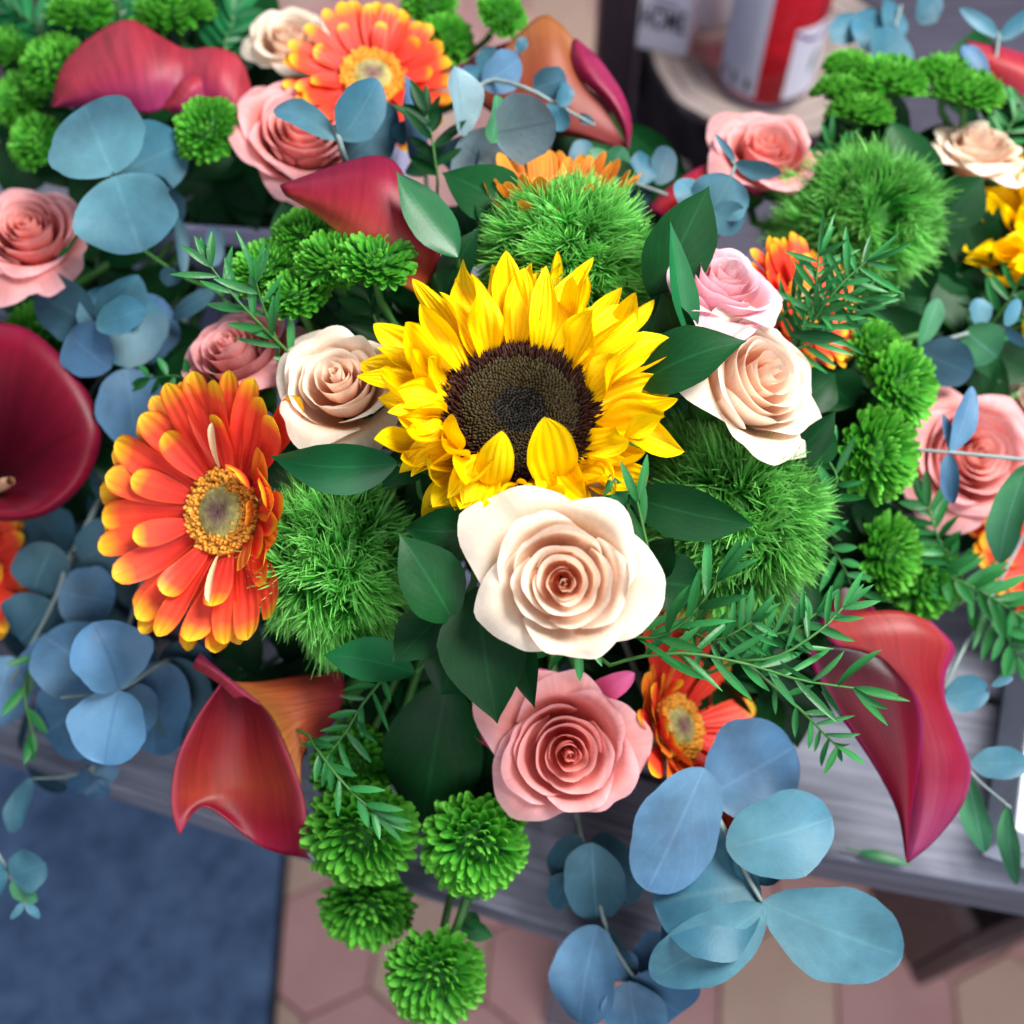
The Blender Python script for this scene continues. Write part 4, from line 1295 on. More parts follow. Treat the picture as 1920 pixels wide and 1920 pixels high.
calla('rose red calla lily arching over the round blue leaves', .565, [
    ('spathe', ('calla_pink', 'calla_out'), [
        [(95, 196, 0), (120, 116, 2), (185, 58, 4), (245, 36, 4), (305, 70, 2), (350, 92, 0), (400, 88, 4), (452, 110, 2), (478, 190, -6)],
        [(97, 198, 4), (140, 150, 14), (200, 105, 20), (255, 85, 20), (310, 105, 14), (352, 118, 6), (400, 125, 16), (445, 160, 10), (474, 220, -4)],
        [(99, 200, 4), (155, 178, 16), (215, 160, 24), (270, 150, 24), (315, 145, 16), (350, 145, 8), (400, 168, 16), (440, 200, 10), (470, 245, -4)],
        [(102, 202, 0), (165, 200, 8), (225, 206, 12), (280, 213, 12), (320, 195, 8), (350, 178, 12), (395, 215, 4), (430, 245, 0), (462, 268, -8)]], {}),
    ('fold', ('calla_pink', 'calla_pink'), [
        [(300, 200, 8), (318, 182, 12), (340, 150, 14), (372, 138, 10)],
        [(312, 206, 12), (332, 192, 18), (356, 165, 20), (382, 152, 12)],
        [(325, 214, 10), (345, 206, 14), (368, 190, 14), (392, 180, 8)]], {})], (476, 235, .58), 'left')

rim = [(-120, 625), (-60, 606), (0, 604), (62, 622), (130, 684), (178, 760), (191, 822), (164, 900), (104, 957), (40, 977), (-30, 972), (-120, 935), (-185, 850), (-190, 720)]
cx, cy = -14, 908
rows = []
for f, dz in ((1.0, -6), (.97, 2), (.86, 8), (.68, 5), (.48, -6), (.30, -22), (.14, -38), (.03, -48)):
    rows.append([(cx + (x - cx) * f, cy + (y - cy) * f, dz) for x, y in rim + rim[:1]])
root, org = calla('big dark red calla lily wide open with a pale spadix', .530, [('spathe', ('calla_dark', 'calla_out'), rows[::-1], {'nu': 30, 'nv': 56})], (cx - 30, cy + 30, .60), 'left')
tube('spadix', [P(-30, 925, .575), P(-10, 915, .55), P(10, 906, .535), P(20, 902, .53)], .0042, M['spadix'], root, .0022, 9, origin=org)

calla('crimson calla lily beneath the upper pink rose', .478, [
    ('spathe', ('calla_wine', 'calla_out'), [
        [(524, 347, 4), (575, 328, 2), (640, 305, 0), (700, 291, 0), (742, 304, 0), (772, 352, -2), (808, 392, -6), (832, 432, -10)],
        [(526, 352, 6), (580, 345, 10), (645, 335, 14), (702, 335, 16), (745, 355, 14), (778, 395, 10), (808, 430, 4), (828, 460, -6)],
        [(530, 360, 6), (582, 372, 12), (640, 392, 18), (692, 410, 20), (738, 432, 18), (776, 458, 12), (806, 480, 4), (822, 494, -6)],
        [(536, 368, 4), (580, 394, 6), (625, 430, 8), (668, 470, 10), (710, 508, 8), (748, 532, 4), (776, 548, -2), (790, 556, -8)]], {})], (812, 505, .50), 'center')

calla('orange calla lily with a magenta lip in front of the dark post', .560, [
    ('spathe', ('calla_rust', 'calla_in'), [
        [(868, 132, -16), (940, 92, -8), (1012, 30, 0), (1050, 44, 0), (1078, 76, 0)],
        [(880, 160, -10), (955, 125, 4), (1018, 88, 10), (1052, 92, 8), (1074, 112, 2)],
        [(900, 196, -6), (970, 185, 8), (1030, 160, 14), (1070, 155, 10), (1092, 152, 4)],
        [(980, 240, -2), (1030, 232, 8), (1070, 222, 10), (1108, 212, 8), (1132, 198, 4)],
        [(1090, 260, 0), (1110, 258, 4), (1130, 256, 4), (1148, 254, 4), (1160, 248, 4)],
        [(1150, 275, 0), (1160, 276, 0), (1166, 277, 0), (1172, 278, 0), (1176, 279, 2)]], {}),
    ('lip', ('calla_lip', 'calla_out'), [
        [(1074, 74, 2), (1072, 110, 6), (1090, 150, 8), (1132, 190, 8), (1162, 238, 6), (1176, 280, 4)],
        [(1078, 72, 4), (1092, 110, 12), (1116, 148, 16), (1148, 185, 16), (1172, 230, 12), (1178, 280, 4)],
        [(1084, 74, 2), (1118, 104, 6), (1146, 140, 8), (1170, 180, 8), (1184, 230, 6), (1179, 280, 4)]], {}),
    ('back_fold', ('calla_dark', 'calla_dark'), [
        [(860, 124, -10), (915, 92, -8), (975, 70, -8), (1010, 40, -6)],
        [(875, 136, -6), (925, 110, -4), (980, 95, -4), (1016, 70, -4)],
        [(890, 150, -8), (935, 132, -8), (985, 122, -8), (1020, 100, -6)]], {})], (885, 165, .59), 'left')

calla('long red calla lily hanging over the right bench', .498, [
    ('spathe', ('calla_long', 'calla_out'), [
        [(1538, 1168, -4), (1615, 1148, -2), (1690, 1146, 0), (1748, 1166, 0)],
        [(1560, 1208, 4), (1640, 1190, 8), (1722, 1188, 8), (1790, 1214, 2)],
        [(1602, 1250, 2), (1662, 1245, 8), (1722, 1252, 8), (1774, 1262, 2)],
        [(1660, 1300, -2), (1702, 1302, 4), (1742, 1308, 4), (1773, 1312, -2)],
        [(1688, 1370, -4), (1725, 1372, 4), (1765, 1372, 4), (1796, 1370, -2)],
        [(1694, 1440, -4), (1735, 1440, 8), (1782, 1440, 8), (1821, 1440, -2)],
        [(1697, 1520, -2), (1732, 1518, 10), (1772, 1514, 10), (1806, 1508, 0)],
        [(1698, 1588, 0), (1716, 1588, 6), (1736, 1584, 6), (1752, 1578, 0)],
        [(1699, 1617, 0), (1701, 1618, 0), (1703, 1618, 0), (1705, 1617, 0)]], {'nu': 40}),
    ('front_fold', ('calla_dark', 'calla_pink'), [
        [(1512, 1212, 6), (1580, 1212, 10), (1650, 1232, 12), (1692, 1272, 10)],
        [(1528, 1265, 8), (1600, 1262, 14), (1672, 1272, 18), (1720, 1308, 12)],
        [(1562, 1325, 8), (1625, 1326, 16), (1686, 1332, 20), (1731, 1350, 12)],
        [(1608, 1390, 8), (1655, 1392, 15), (1696, 1398, 18), (1728, 1410, 12)],
        [(1652, 1460, 6), (1680, 1461, 12), (1702, 1464, 14), (1718, 1470, 10)],
        [(1684, 1530, 4), (1693, 1530, 8), (1701, 1530, 9), (1708, 1530, 8)],
        [(1698, 1612, 1), (1699, 1613, 2), (1700, 1613, 3), (1702, 1612, 3)]], {'nu': 36}),
    ('back_fold', ('calla_dark', 'calla_dark'), [
        [(1535, 1150, -10), (1560, 1112, -8), (1595, 1102, -8), (1640, 1140, -10)],
        [(1540, 1170, -6), (1570, 1145, -2), (1605, 1140, -2), (1645, 1165, -6)],
        [(1548, 1190, -8), (1580, 1180, -6), (1615, 1178, -6), (1650, 1190, -8)]], {})], (1530, 1215, .52), 'center')

root, org = calla('orange red calla lily opening towards the bench edge', .490, [
    ('spathe', ('calla_ember', 'calla_out'), [
        [(412, 1286, 6), (424, 1279, 4), (438, 1280, 4), (452, 1292, 6)],
        [(368, 1350, 8), (410, 1345, -8), (460, 1336, -10), (502, 1332, 10)],
        [(334, 1420, 8), (400, 1420, -16), (468, 1408, -18), (534, 1400, 12)],
        [(322, 1485, 6), (400, 1482, -18), (480, 1472, -20), (562, 1475, 12)],
        [(325, 1530, 4), (388, 1506, -12), (482, 1535, -14), (576, 1545, 10)],
        [(336, 1566, 4), (385, 1510, -6), (490, 1588, -6), (588, 1612, 6)]], {}),
    ('tube', ('calla_out', 'calla_out'), [
        [(418, 1277, 4), (462, 1302, 8), (504, 1338, 12), (536, 1400, 13), (564, 1472, 12)],
        [(480, 1278, 6), (520, 1298, 14), (548, 1330, 17), (562, 1372, 15), (566, 1430, 10)],
        [(560, 1266, 0), (585, 1288, 8), (595, 1320, 10), (590, 1358, 8), (578, 1400, 2)],
        [(640, 1258, -14), (648, 1288, -10), (644, 1315, -8), (630, 1345, -10), (606, 1378, -14)]], {}),
    ('curled_tip', ('calla_pink', 'calla_pink'), [
        [(360, 1252, 8), (382, 1264, 8), (412, 1284, 6), (440, 1310, 8)],
        [(366, 1236, 12), (390, 1250, 12), (424, 1276, 10), (462, 1308, 12)],
        [(376, 1224, 8), (400, 1246, 8), (436, 1276, 8), (490, 1322, 12)]], {})], (642, 1310, .505), 'center')
tube('pale_midrib', [P(578, 1598, .482), P(595, 1618, .484), P(612, 1634, .486), P(628, 1648, .489)], .0011, M['stem_grey'], root, .0007, 6, origin=org)

calla('red calla lily with an orange rim behind the far mums', .585, [
    ('spathe', ('calla_in', 'calla_out'), [
        [(1812, 74, 0), (1860, 84, 2), (1920, 100, 4), (1990, 130, 0)],
        [(1832, 112, 4), (1880, 122, 10), (1935, 140, 12), (1990, 170, 4)],
        [(1866, 166, 0), (1900, 176, 4), (1945, 200, 6), (1990, 225, 0)]], {})], (1985, 180, .60), 'right')
calla('scarlet calla lily tucked under the salmon pink rose', .560, [
    ('spathe', ('calla_in', 'calla_out'), [
        [(1212, 392, 0), (1252, 352, 2), (1305, 316, 4), (1362, 296, 4), (1425, 326, 0)],
        [(1225, 398, 6), (1265, 368, 12), (1312, 340, 14), (1365, 322, 12), (1425, 345, 2)],
        [(1240, 408, 2), (1278, 385, 6), (1322, 365, 8), (1370, 350, 6), (1425, 368, 0)]], {})], (1420, 350, .58), 'right')

# ------------------------------------------------------------------ eucalyptus
EG = 'eucalyptus branches'
sprig('eucalyptus_branch', 'pale blue eucalyptus with four overlapping round leaves over the far pots', 'eucalyptus', EG, [
    (212, 328, .512, 160, 200, .515, 190, -12, .12, .03), (216, 330, .510, 262, 470, .512, 186, 10, .10, .03), (222, 325, .528, 340, 268, .545, 132, 15, .1, .03),
    (230, 335, .540, 330, 430, .560, 120, 20, .1, .03, 0, 'euca_dark')], [(212, 327, .511), (230, 360, .54), (250, 420, .58)], 'left', 'euca', 'stem_grey', .0015, 'euca', 71)
sprig('eucalyptus_branch', 'blue eucalyptus branch above the dark red calla', 'eucalyptus', EG, [
    (185, 600, .530, 262, 520, .525, 84, 35, .2, .1, 0, None, 'euca_long'), (185, 608, .532, 60, 545, .545, 110, -20, .1, .05, 0, 'euca_dark'), (180, 612, .520, 278, 580, .515, 64, -30, .2, .05, 0, None, 'euca_long'),
    (240, 690, .535, 215, 530, .545, 150, 15, .1, .05), (236, 680, .545, 300, 560, .555, 110, 25, .1, .05, 0, 'euca_blue'), (236, 690, .535, 255, 838, .545, 130, -15, .12, .05, 0, 'euca_blue'),
    (130, 625, .53, 200, 690, .525, 100, 20, .15, .05, 0, 'euca_blue')], [(188, 560, .53), (182, 612, .53), (150, 700, .545), (140, 780, .57)], 'left', 'euca', 'stem_grey', .0011, 'euca', 72)
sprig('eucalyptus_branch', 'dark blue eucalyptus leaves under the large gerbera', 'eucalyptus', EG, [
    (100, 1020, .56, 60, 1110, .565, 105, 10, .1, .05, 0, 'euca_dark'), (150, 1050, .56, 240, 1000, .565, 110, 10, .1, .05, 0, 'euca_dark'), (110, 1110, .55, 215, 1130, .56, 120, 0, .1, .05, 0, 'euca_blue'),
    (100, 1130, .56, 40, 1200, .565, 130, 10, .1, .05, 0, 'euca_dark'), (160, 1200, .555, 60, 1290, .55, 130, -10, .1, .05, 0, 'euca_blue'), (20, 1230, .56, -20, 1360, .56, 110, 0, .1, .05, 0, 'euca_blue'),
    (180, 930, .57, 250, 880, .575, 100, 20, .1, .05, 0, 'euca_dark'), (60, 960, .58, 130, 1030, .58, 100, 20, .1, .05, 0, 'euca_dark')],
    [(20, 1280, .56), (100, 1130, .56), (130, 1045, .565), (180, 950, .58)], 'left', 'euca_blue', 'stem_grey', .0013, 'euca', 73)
sprig('eucalyptus_branch', 'bright blue folded eucalyptus leaf pair above the left bench end', 'eucalyptus', EG, [
    (224, 1292, .505, 180, 1168, .498, 138, 20, .3, .05, 0, 'euca_sky'), (224, 1294, .505, 195, 1434, .500, 138, 16, .3, .05, 0, 'euca_sky'), (222, 1292, .512, 280, 1370, .515, 80, -30, .2, .05, 0),
    (205, 1290, .53, 80, 1185, .535, 150, 15, .1, .05), (205, 1300, .53, 70, 1380, .535, 160, 10, .1, .05), (160, 1350, .535, 190, 1440, .54, 70, 30, .2, .05, 0, 'euca_blue', 'euca_long'),
    (310, 1240, .53, 280, 1420, .535, 130, 20, .1, .05, 0, 'euca_blue'), (320, 1235, .535, 375, 1400, .54, 120, 10, .1, .05, 0, 'euca_dark'), (300, 1230, .545, 400, 1260, .55, 90, 10, .1, .05, 0, 'euca_dark')],
    [(115, 1308, .508), (222, 1293, .506), (310, 1240, .53), (420, 1200, .56)], 'center', 'euca_blue', 'stem_grey', .0012, 'euca', 74)
sprig('eucalyptus_branch', 'small blue eucalyptus tip lying on the bench', 'eucalyptus', EG, [
    (175, 1455, .545, 125, 1478, .55, 40, 20, .1, .05), (178, 1450, .545, 222, 1442, .55, 44, 20, .1, .05), (165, 1460, .545, 200, 1490, .55, 40, 30, .1, .05), (60, 1460, .55, 20, 1560, .552, 40, 40, .2, .02, 0, 'euca', 'euca_long')],
    [(60, 1460, .552), (130, 1455, .55), (180, 1430, .547), (185, 1360, .56)], 'left', 'euca_blue', 'stem_grey', .0009, 'euca', 75)
sprig('eucalyptus_branch', 'turquoise eucalyptus tip with round leaf above the blue mat', 'eucalyptus', EG, [
    (20, 1640, .52, 88, 1618, .515, 78, 10, .1, .05), (15, 1645, .52, -40, 1660, .525, 90, 10, .1, .05), (20, 1655, .52, 70, 1690, .52, 30, 30, .1, .05, 0, 'euca_green'), (48, 1690, .52, 22, 1722, .52, 14, 10, .1, .05), (48, 1690, .52, 74, 1722, .52, 16, 10, .1, .05)],
    [(50, 1700, .52), (18, 1640, .522), (-20, 1570, .53), (-60, 1480, .55)], 'left', 'euca', 'stem_grey', .001, 'euca', 76)
sprig('eucalyptus_branch', 'grey eucalyptus pair lying across the upper pink rose', 'eucalyptus', EG, [
    (632, 262, .500, 513, 200, .505, 52, 30, .3, .10, 0, None, 'euca_long'), (640, 262, .500, 712, 150, .495, 92, 15, .15, .05), (645, 300, .52, 738, 205, .53, 100, 15, .1, .05, 0, 'euca_dark'), (650, 310, .525, 700, 320, .53, 60, 10, .1, .05, 0, 'euca_blue')],
    [(626, 236, .50), (636, 262, .50), (648, 300, .51), (690, 380, .55)], 'center', 'euca', 'stem_grey', .0016, 'euca_long', 77)
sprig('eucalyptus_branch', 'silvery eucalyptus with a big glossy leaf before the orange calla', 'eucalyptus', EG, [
    (925, 250, .506, 1045, 225, .494, 122, 10, .12, .03, 0, 'euca_silver_lit'), (868, 255, .512, 855, 124, .502, 62, 45, .4, .02, 0, 'euca_silver_lit', 'euca_long'), (862, 262, .515, 975, 360, .522, 140, 15, .1, .03, 0, 'euca_silver_lit'), (858, 258, .52, 880, 330, .525, 70, 30, .2, .03),
    (922, 268, .505, 932, 178, .498, 40, 55, .2, .03, 0, 'euca_green'), (905, 160, .535, 970, 110, .54, 70, 20, .1, .05, 0, 'euca_blue'), (900, 162, .535, 890, 120, .54, 52, 30, .1, .05), (1000, 165, .53, 1062, 145, .53, 62, 20, .1, .05, 0, 'euca_dark'),
    (1050, 200, .53, 1065, 155, .53, 34, 30, .2, .05), (1045, 205, .53, 1060, 245, .53, 40, 20, .2, .05), (1040, 195, .53, 1025, 225, .53, 30, 20, .2, .05), (1085, 215, .535, 1112, 232, .535, 18, 10, .2, .05),
    (905, 90, .55, 925, 130, .55, 44, 20, .1, .05), (985, 70, .55, 970, 100, .55, 22, 20, .1, .05), (770, 300, .53, 775, 140, .52, 50, 62, .2, .02, 0, 'euca_blue', 'euca_long'), (760, 325, .53, 840, 270, .53, 42, 30, .2, .05, 0, 'euca_green', 'euca_long'),
    (735, 260, .53, 768, 230, .53, 40, 40, .2, .05)],
    [(1115, 235, .536), (1050, 200, .532), (985, 165, .53), (905, 155, .535), (866, 258, .52), (800, 350, .55)], 'center', 'euca', 'stem_grey', .0011, 'euca', 78)
sprig('eucalyptus_branch', 'small round leaved eucalyptus right of the peeping orange gerbera', 'eucalyptus', EG, [
    (1095, 320, .53, 1088, 262, .53, 50, 10, .1, .05), (1105, 325, .53, 1110, 385, .53, 58, 10, .1, .05), (1130, 320, .525, 1105, 280, .525, 36, 40, .3, .05, 0, 'euca_green'), (1135, 325, .525, 1170, 275, .52, 52, 20, .2, .05, 0, 'euca_green'), (1140, 325, .52, 1192, 345, .52, 66, 15, .1, .05, 0, 'euca_green'),
    (1195, 345, .54, 1215, 285, .545, 52, 20, .1, .05), (1230, 345, .545, 1255, 275, .55, 50, 20, .1, .05, 0, 'euca_dark'), (1150, 360, .55, 1220, 380, .555, 70, 10, .1, .05, 0, 'euca_dark')],
    [(1250, 365, .55), (1195, 345, .54), (1135, 322, .528), (1130, 380, .53), (1135, 430, .55)], 'center', 'euca', 'stem_grey', .0012, 'euca', 79)
sprig('eucalyptus_branch', 'round blue green eucalyptus leaf behind the large dark leaf', 'eucalyptus', EG, [
    (1332, 405, .512, 1372, 330, .505, 112, 10, .1, .04), (1335, 402, .515, 1270, 340, .52, 60, 20, .1, .04), (1336, 404, .508, 1395, 415, .515, 66, 15, .1, .04), (1378, 305, .515, 1465, 320, .515, 34, 30, .3, .05, 0, None, 'euca_long'), (1378, 303, .515, 1342, 252, .51, 14, 10, .2, .05, 0, None, 'euca_long'),
    (1378, 306, .518, 1440, 335, .52, 26, 10, .2, .05, 0, 'euca_dark', 'euca_long')], [(1370, 300, .514), (1375, 320, .516), (1335, 404, .512), (1325, 470, .54)], 'center', 'euca', 'stem_grey', .0011, 'euca', 80)
sprig('eucalyptus_branch', 'large pale blue eucalyptus spray below the coral rose hanging over the tiles', 'eucalyptus', EG, [
    (1330, 1490, .482, 1490, 1400, .490, 190, 10, .10, .04, 0, 'euca_blue'), (1320, 1440, .470, 1212, 1662, .478, 150, -15, .14, .06, 0, 'euca_blue'), (1362, 1590, .468, 1566, 1535, .470, 150, 10, .16, .05, 0), (1376, 1585, .472, 1482, 1620, .478, 110, 20, .2, .04, 0),
    (1425, 1660, .472, 1225, 1690, .474, 240, 12, .14, .05, 0), (1430, 1690, .476, 1250, 1790, .486, 150, 15, .1, .05, 0, 'euca_blue'), (1436, 1700, .464, 1220, 1838, .468, 122, -14, .28, .06, 0, None, 'euca_long'), (1430, 1692, .464, 1692, 1792, .470, 168, 10, .16, .07, 0, None, 'euca_long')],
    [(1432, 1698, .467), (1400, 1640, .47), (1370, 1580, .472), (1320, 1490, .482), (1240, 1380, .52)], 'center', 'euca', 'stem_grey', .0014, 'euca', 81)
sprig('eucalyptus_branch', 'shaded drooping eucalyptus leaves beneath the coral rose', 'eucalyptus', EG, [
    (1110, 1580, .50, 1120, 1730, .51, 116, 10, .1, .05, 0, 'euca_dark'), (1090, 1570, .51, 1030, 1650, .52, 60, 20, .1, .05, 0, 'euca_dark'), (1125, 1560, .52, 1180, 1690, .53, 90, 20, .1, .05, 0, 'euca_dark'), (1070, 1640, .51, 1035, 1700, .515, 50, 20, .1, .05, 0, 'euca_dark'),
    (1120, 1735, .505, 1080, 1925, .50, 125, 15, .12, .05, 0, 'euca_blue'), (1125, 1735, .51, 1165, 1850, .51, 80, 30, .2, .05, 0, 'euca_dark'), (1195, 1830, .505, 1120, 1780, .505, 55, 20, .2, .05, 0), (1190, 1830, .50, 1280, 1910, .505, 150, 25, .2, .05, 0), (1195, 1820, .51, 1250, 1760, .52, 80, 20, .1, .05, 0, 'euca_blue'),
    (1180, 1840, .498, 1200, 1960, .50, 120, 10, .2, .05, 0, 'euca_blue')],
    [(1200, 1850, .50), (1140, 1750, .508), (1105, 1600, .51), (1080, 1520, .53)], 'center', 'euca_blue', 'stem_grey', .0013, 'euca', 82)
sprig('eucalyptus_branch', 'pale eucalyptus leaves beside the white tray', 'eucalyptus', EG, [
    (1772, 1310, .52, 1850, 1290, .525, 66, 10, .1, .05), (1820, 1430, .515, 1930, 1430, .515, 62, 10, .1, .05, 0, None, 'euca_long'), (1815, 1450, .515, 1850, 1590, .52, 48, 25, .2, .05, 0, 'euca_green', 'euca_long'), (1890, 1510, .52, 1905, 1660, .525, 36, 30, .2, .05, 0, 'euca_green', 'euca_long'), (1860, 1285, .52, 1900, 1270, .52, 16, 10, .1, .05)],
    [(1895, 1515, .52), (1818, 1445, .515), (1790, 1370, .52), (1770, 1290, .53)], 'right', 'euca', 'stem_grey', .0009, 'euca', 83)
sprig('eucalyptus_branch', 'grey green eucalyptus with a disc leaf above the coral rose', 'eucalyptus', EG, [
    (1810, 620, .545, 1870, 670, .54, 88, 10, .1, .05, 0, 'euca_green'), (1720, 655, .54, 1820, 700, .545, 90, 10, .1, .05, 0, 'euca_dark'), (1725, 650, .54, 1755, 560, .54, 36, 30, .2, .05, 0, 'euca_green', 'euca_long'), (1840, 610, .55, 1830, 560, .55, 40, 30, .2, .05), (1885, 610, .54, 1910, 560, .54, 26, 30, .1, .05), (1885, 612, .54, 1925, 650, .54, 20, 30, .1, .05)],
    [(1890, 610, .545), (1815, 625, .545), (1722, 655, .542), (1640, 690, .56)], 'right', 'euca', 'stem_grey', .0013, 'euca', 84)
sprig('eucalyptus_branch', 'upright grey eucalyptus blades crossing the coral rose', 'eucalyptus', EG, [
    (1782, 848, .505, 1828, 725, .500, 40, 30, .3, .05, 0, 'euca_blue', 'euca_long'), (1782, 848, .505, 1770, 775, .505, 18, 30, .2, .05, 0, 'euca_blue', 'euca_long'), (1780, 850, .505, 1785, 945, .505, 36, 20, .3, .02, 0, 'euca_blue', 'euca_long'), (1925, 870, .51, 1865, 1055, .515, 66, 20, .2, .04, 0, 'euca_green', 'euca_long')],
    [(1700, 842, .51), (1782, 848, .505), (1925, 862, .505), (1990, 870, .53)], 'right', 'euca', 'stem_grey', .0010, 'euca', 85)
sprig('eucalyptus_branch', 'blurred teal eucalyptus behind the far green mums', 'eucalyptus', EG, [
    (1665, 100, .61, 1610, 20, .62, 70, 20, .1, .05), (1670, 90, .61, 1672, -10, .62, 44, 35, .2, .05), (1640, 120, .60, 1690, 70, .61, 90, 10, .1, .05), (1600, 80, .62, 1570, 30, .62, 60, 20, .1, .05), (1720, 40, .62, 1760, -10, .62, 50, 20, .1, .05)],
    [(1690, 10, .615), (1665, 95, .61), (1640, 160, .61), (1630, 240, .60)], 'right', 'euca', 'stem_grey', .0012, 'euca', 86)
sprig('eucalyptus_branch', 'pale winged eucalyptus pair over the orange rimmed calla', 'eucalyptus', EG, [
    (1872, 70, .58, 1800, 15, .58, 26, 20, .2, .05, 0, None, 'euca_long'), (1872, 72, .58, 1940, 20, .58, 34, 20, .2, .05, 0, None, 'euca_long'), (1850, 150, .575, 1805, 85, .575, 36, 30, .2, .05, 0, 'euca_blue', 'euca_long')],
    [(1872, 60, .58), (1872, 75, .58), (1860, 160, .585), (1850, 240, .60)], 'right', 'euca', 'stem_grey', .001, 'euca', 87)
sprig('eucalyptus_branch', 'slender dark leaved twig against the lavender pot', 'eucalyptus', EG, [
    (345, 520, .545, 335, 400, .55, 24, 20, .2, .05, 0, None, 'euca_long'), (400, 500, .55, 402, 425, .555, 38, 10, .1, .05, 0, None), (405, 545, .54, 318, 598, .545, 36, 20, .1, .05, 0, None, 'euca_long'), (300, 520, .55, 340, 515, .55, 34, 20, .1, .05)],
    [(270, 470, .55), (345, 520, .548), (410, 548, .54), (480, 600, .55)], 'center', 'euca_dark', 'stem', .0009, 'euca', 88)

# ------------------------------------------------------------------ broad dark leaves
BG = 'broad dark green leaf sprigs'
sprig('broadleaf_sprig', 'teal green pointed leaf across the crimson calla', 'leaf sprig', BG, [
    (858, 482, .468, 748, 318, .455, 84, 22, .2, -.06, .2, 'ruscus_lit'), (830, 560, .48, 893, 425, .468, 66, -20, .2, .06)], [(858, 482, .468), (860, 520, .48), (870, 560, .5)], 'center', 'ruscus', seed=91)
sprig('broadleaf_sprig', 'dark pointed leaves beside the peeping orange gerbera', 'leaf sprig', BG, [
    (995, 420, .485, 828, 318, .488, 105, 25, .15, .08, .2), (985, 440, .48, 895, 350, .49, 80, -20, .15, .05), (930, 470, .485, 890, 365, .485, 30, 60, .2, .02), (890, 480, .49, 860, 370, .50, 60, 10, .2, .05)],
    [(1000, 430, .487), (990, 470, .49), (985, 520, .5)], 'center', 'ruscus', seed=92)
sprig('broadleaf_sprig', 'very large dark green leaf between the shaggy ball and pale pink rose', 'leaf sprig', BG, [
    (1222, 560, .462, 1326, 348, .450, 132, 15, .18, .05, .1), (1295, 650, .446, 1255, 415, .440, 46, 40, .5, -.02, 0, 'ruscus_lit'), (1210, 640, .455, 1260, 545, .452, 80, 10, .2, .05), (1290, 690, .45, 1245, 550, .452, 90, -20, .2, .05)],
    [(1222, 560, .462), (1230, 620, .47), (1220, 700, .49)], 'center', 'ruscus', seed=93)
sprig('broadleaf_sprig', 'dark green leaf pointing at the bright cream rose from the sunflower', 'leaf sprig', BG, [
    (1195, 720, .447, 1392, 630, .428, 118, -25, .15, .08, .1)], [(1195, 720, .447), (1190, 760, .46)], 'center', 'ruscus', seed=94)
sprig('broadleaf_sprig', 'dark green leaf pointing right over the largest shaggy ball', 'leaf sprig', BG, [
    (1180, 930, .430, 1416, 986, .420, 106, 20, .15, .07, .1), (1220, 1080, .44, 1262, 1005, .43, 70, -15, .2, .05), (1230, 1090, .445, 1310, 1100, .45, 120, 10, .2, .05), (1150, 960, .42, 1145, 888, .418, 50, 30, .4, .02, 0, 'ruscus_lit')],
    [(1180, 930, .432), (1165, 985, .45), (1140, 1020, .47)], 'center', 'ruscus', seed=95)
sprig('broadleaf_sprig', 'bright green leaf below the left cream rose pointing at the gerbera', 'leaf sprig', BG, [
    (745, 868, .436, 503, 862, .432, 102, -28, .2, .10, .1, 'ruscus_lit'), (800, 850, .45, 715, 915, .44, 72, 20, .2, .06, 0)], [(745, 868, .438), (780, 890, .45), (820, 930, .48)], 'center', 'ruscus', seed=96)
sprig('broadleaf_sprig', 'dark leathery leaves stacked left of the open cream rose', 'leaf sprig', BG, [
    (905, 990, .428, 757, 992, .424, 106, -22, .3, .10, 0), (850, 1165, .422, 752, 1002, .412, 128, 12, .25, .05, 0), (895, 1100, .425, 928, 1358, .415, 168, 10, .15, .06, 0), (960, 1150, .43, 1002, 1330, .428, 66, 20, .2, .05, 0), (830, 1150, .435, 738, 1246, .430, 92, 15, .2, .05, 0),
    (870, 1200, .44, 830, 1300, .45, 120, 10, .2, .05, 0)],
    [(905, 985, .43), (890, 1060, .44), (900, 1120, .45)], 'center', 'ruscus', seed=97)
sprig('broadleaf_sprig', 'fresh green leaf under the left shaggy ball', 'leaf sprig', BG, [
    (778, 1262, .452, 604, 1224, .455, 84, 22, .2, .08, .1, 'ruscus_lit')], [(778, 1262, .453), (810, 1230, .46), (850, 1180, .48)], 'center', 'ruscus', seed=98)
sprig('broadleaf_sprig', 'very dark broad leaf in the shade between chrysanthemum and coral rose', 'leaf sprig', BG, [
    (840, 1270, .485, 790, 1560, .515, 190, 5, .12, .05, 0), (890, 1380, .50, 920, 1560, .52, 120, 10, .1, .05, 0), (760, 1380, .52, 720, 1480, .53, 100, 10, .1, .05, 0)], [(840, 1270, .487), (850, 1220, .5)], 'center', 'ruscus', seed=99)
sprig('broadleaf_sprig', 'dark leaves beneath the bright cream rose and mums', 'leaf sprig', BG, [
    (1480, 860, .47, 1570, 775, .46, 60, 30, .3, .05), (1500, 870, .48, 1560, 800, .485, 90, -10, .2, .05), (1490, 760, .49, 1570, 700, .50, 90, 10, .2, .05), (1480, 625, .46, 1585, 632, .465, 26, 20, .2, .05), (1540, 700, .51, 1600, 760, .52, 100, 10, .2, .05)],
    [(1480, 860, .475), (1460, 900, .50)], 'center', 'ruscus', seed=100)
sprig('broadleaf_sprig', 'dark pointed leaves behind the far shaggy ball', 'leaf sprig', BG, [
    (1760, 420, .545, 1842, 330, .54, 96, 20, .2, .05), (1745, 390, .56, 1662, 225, .565, 100, 15, .2, .05), (1700, 480, .55, 1740, 560, .56, 80, 10, .2, .05)], [(1750, 420, .55), (1740, 470, .57)], 'right', 'ruscus', seed=101)

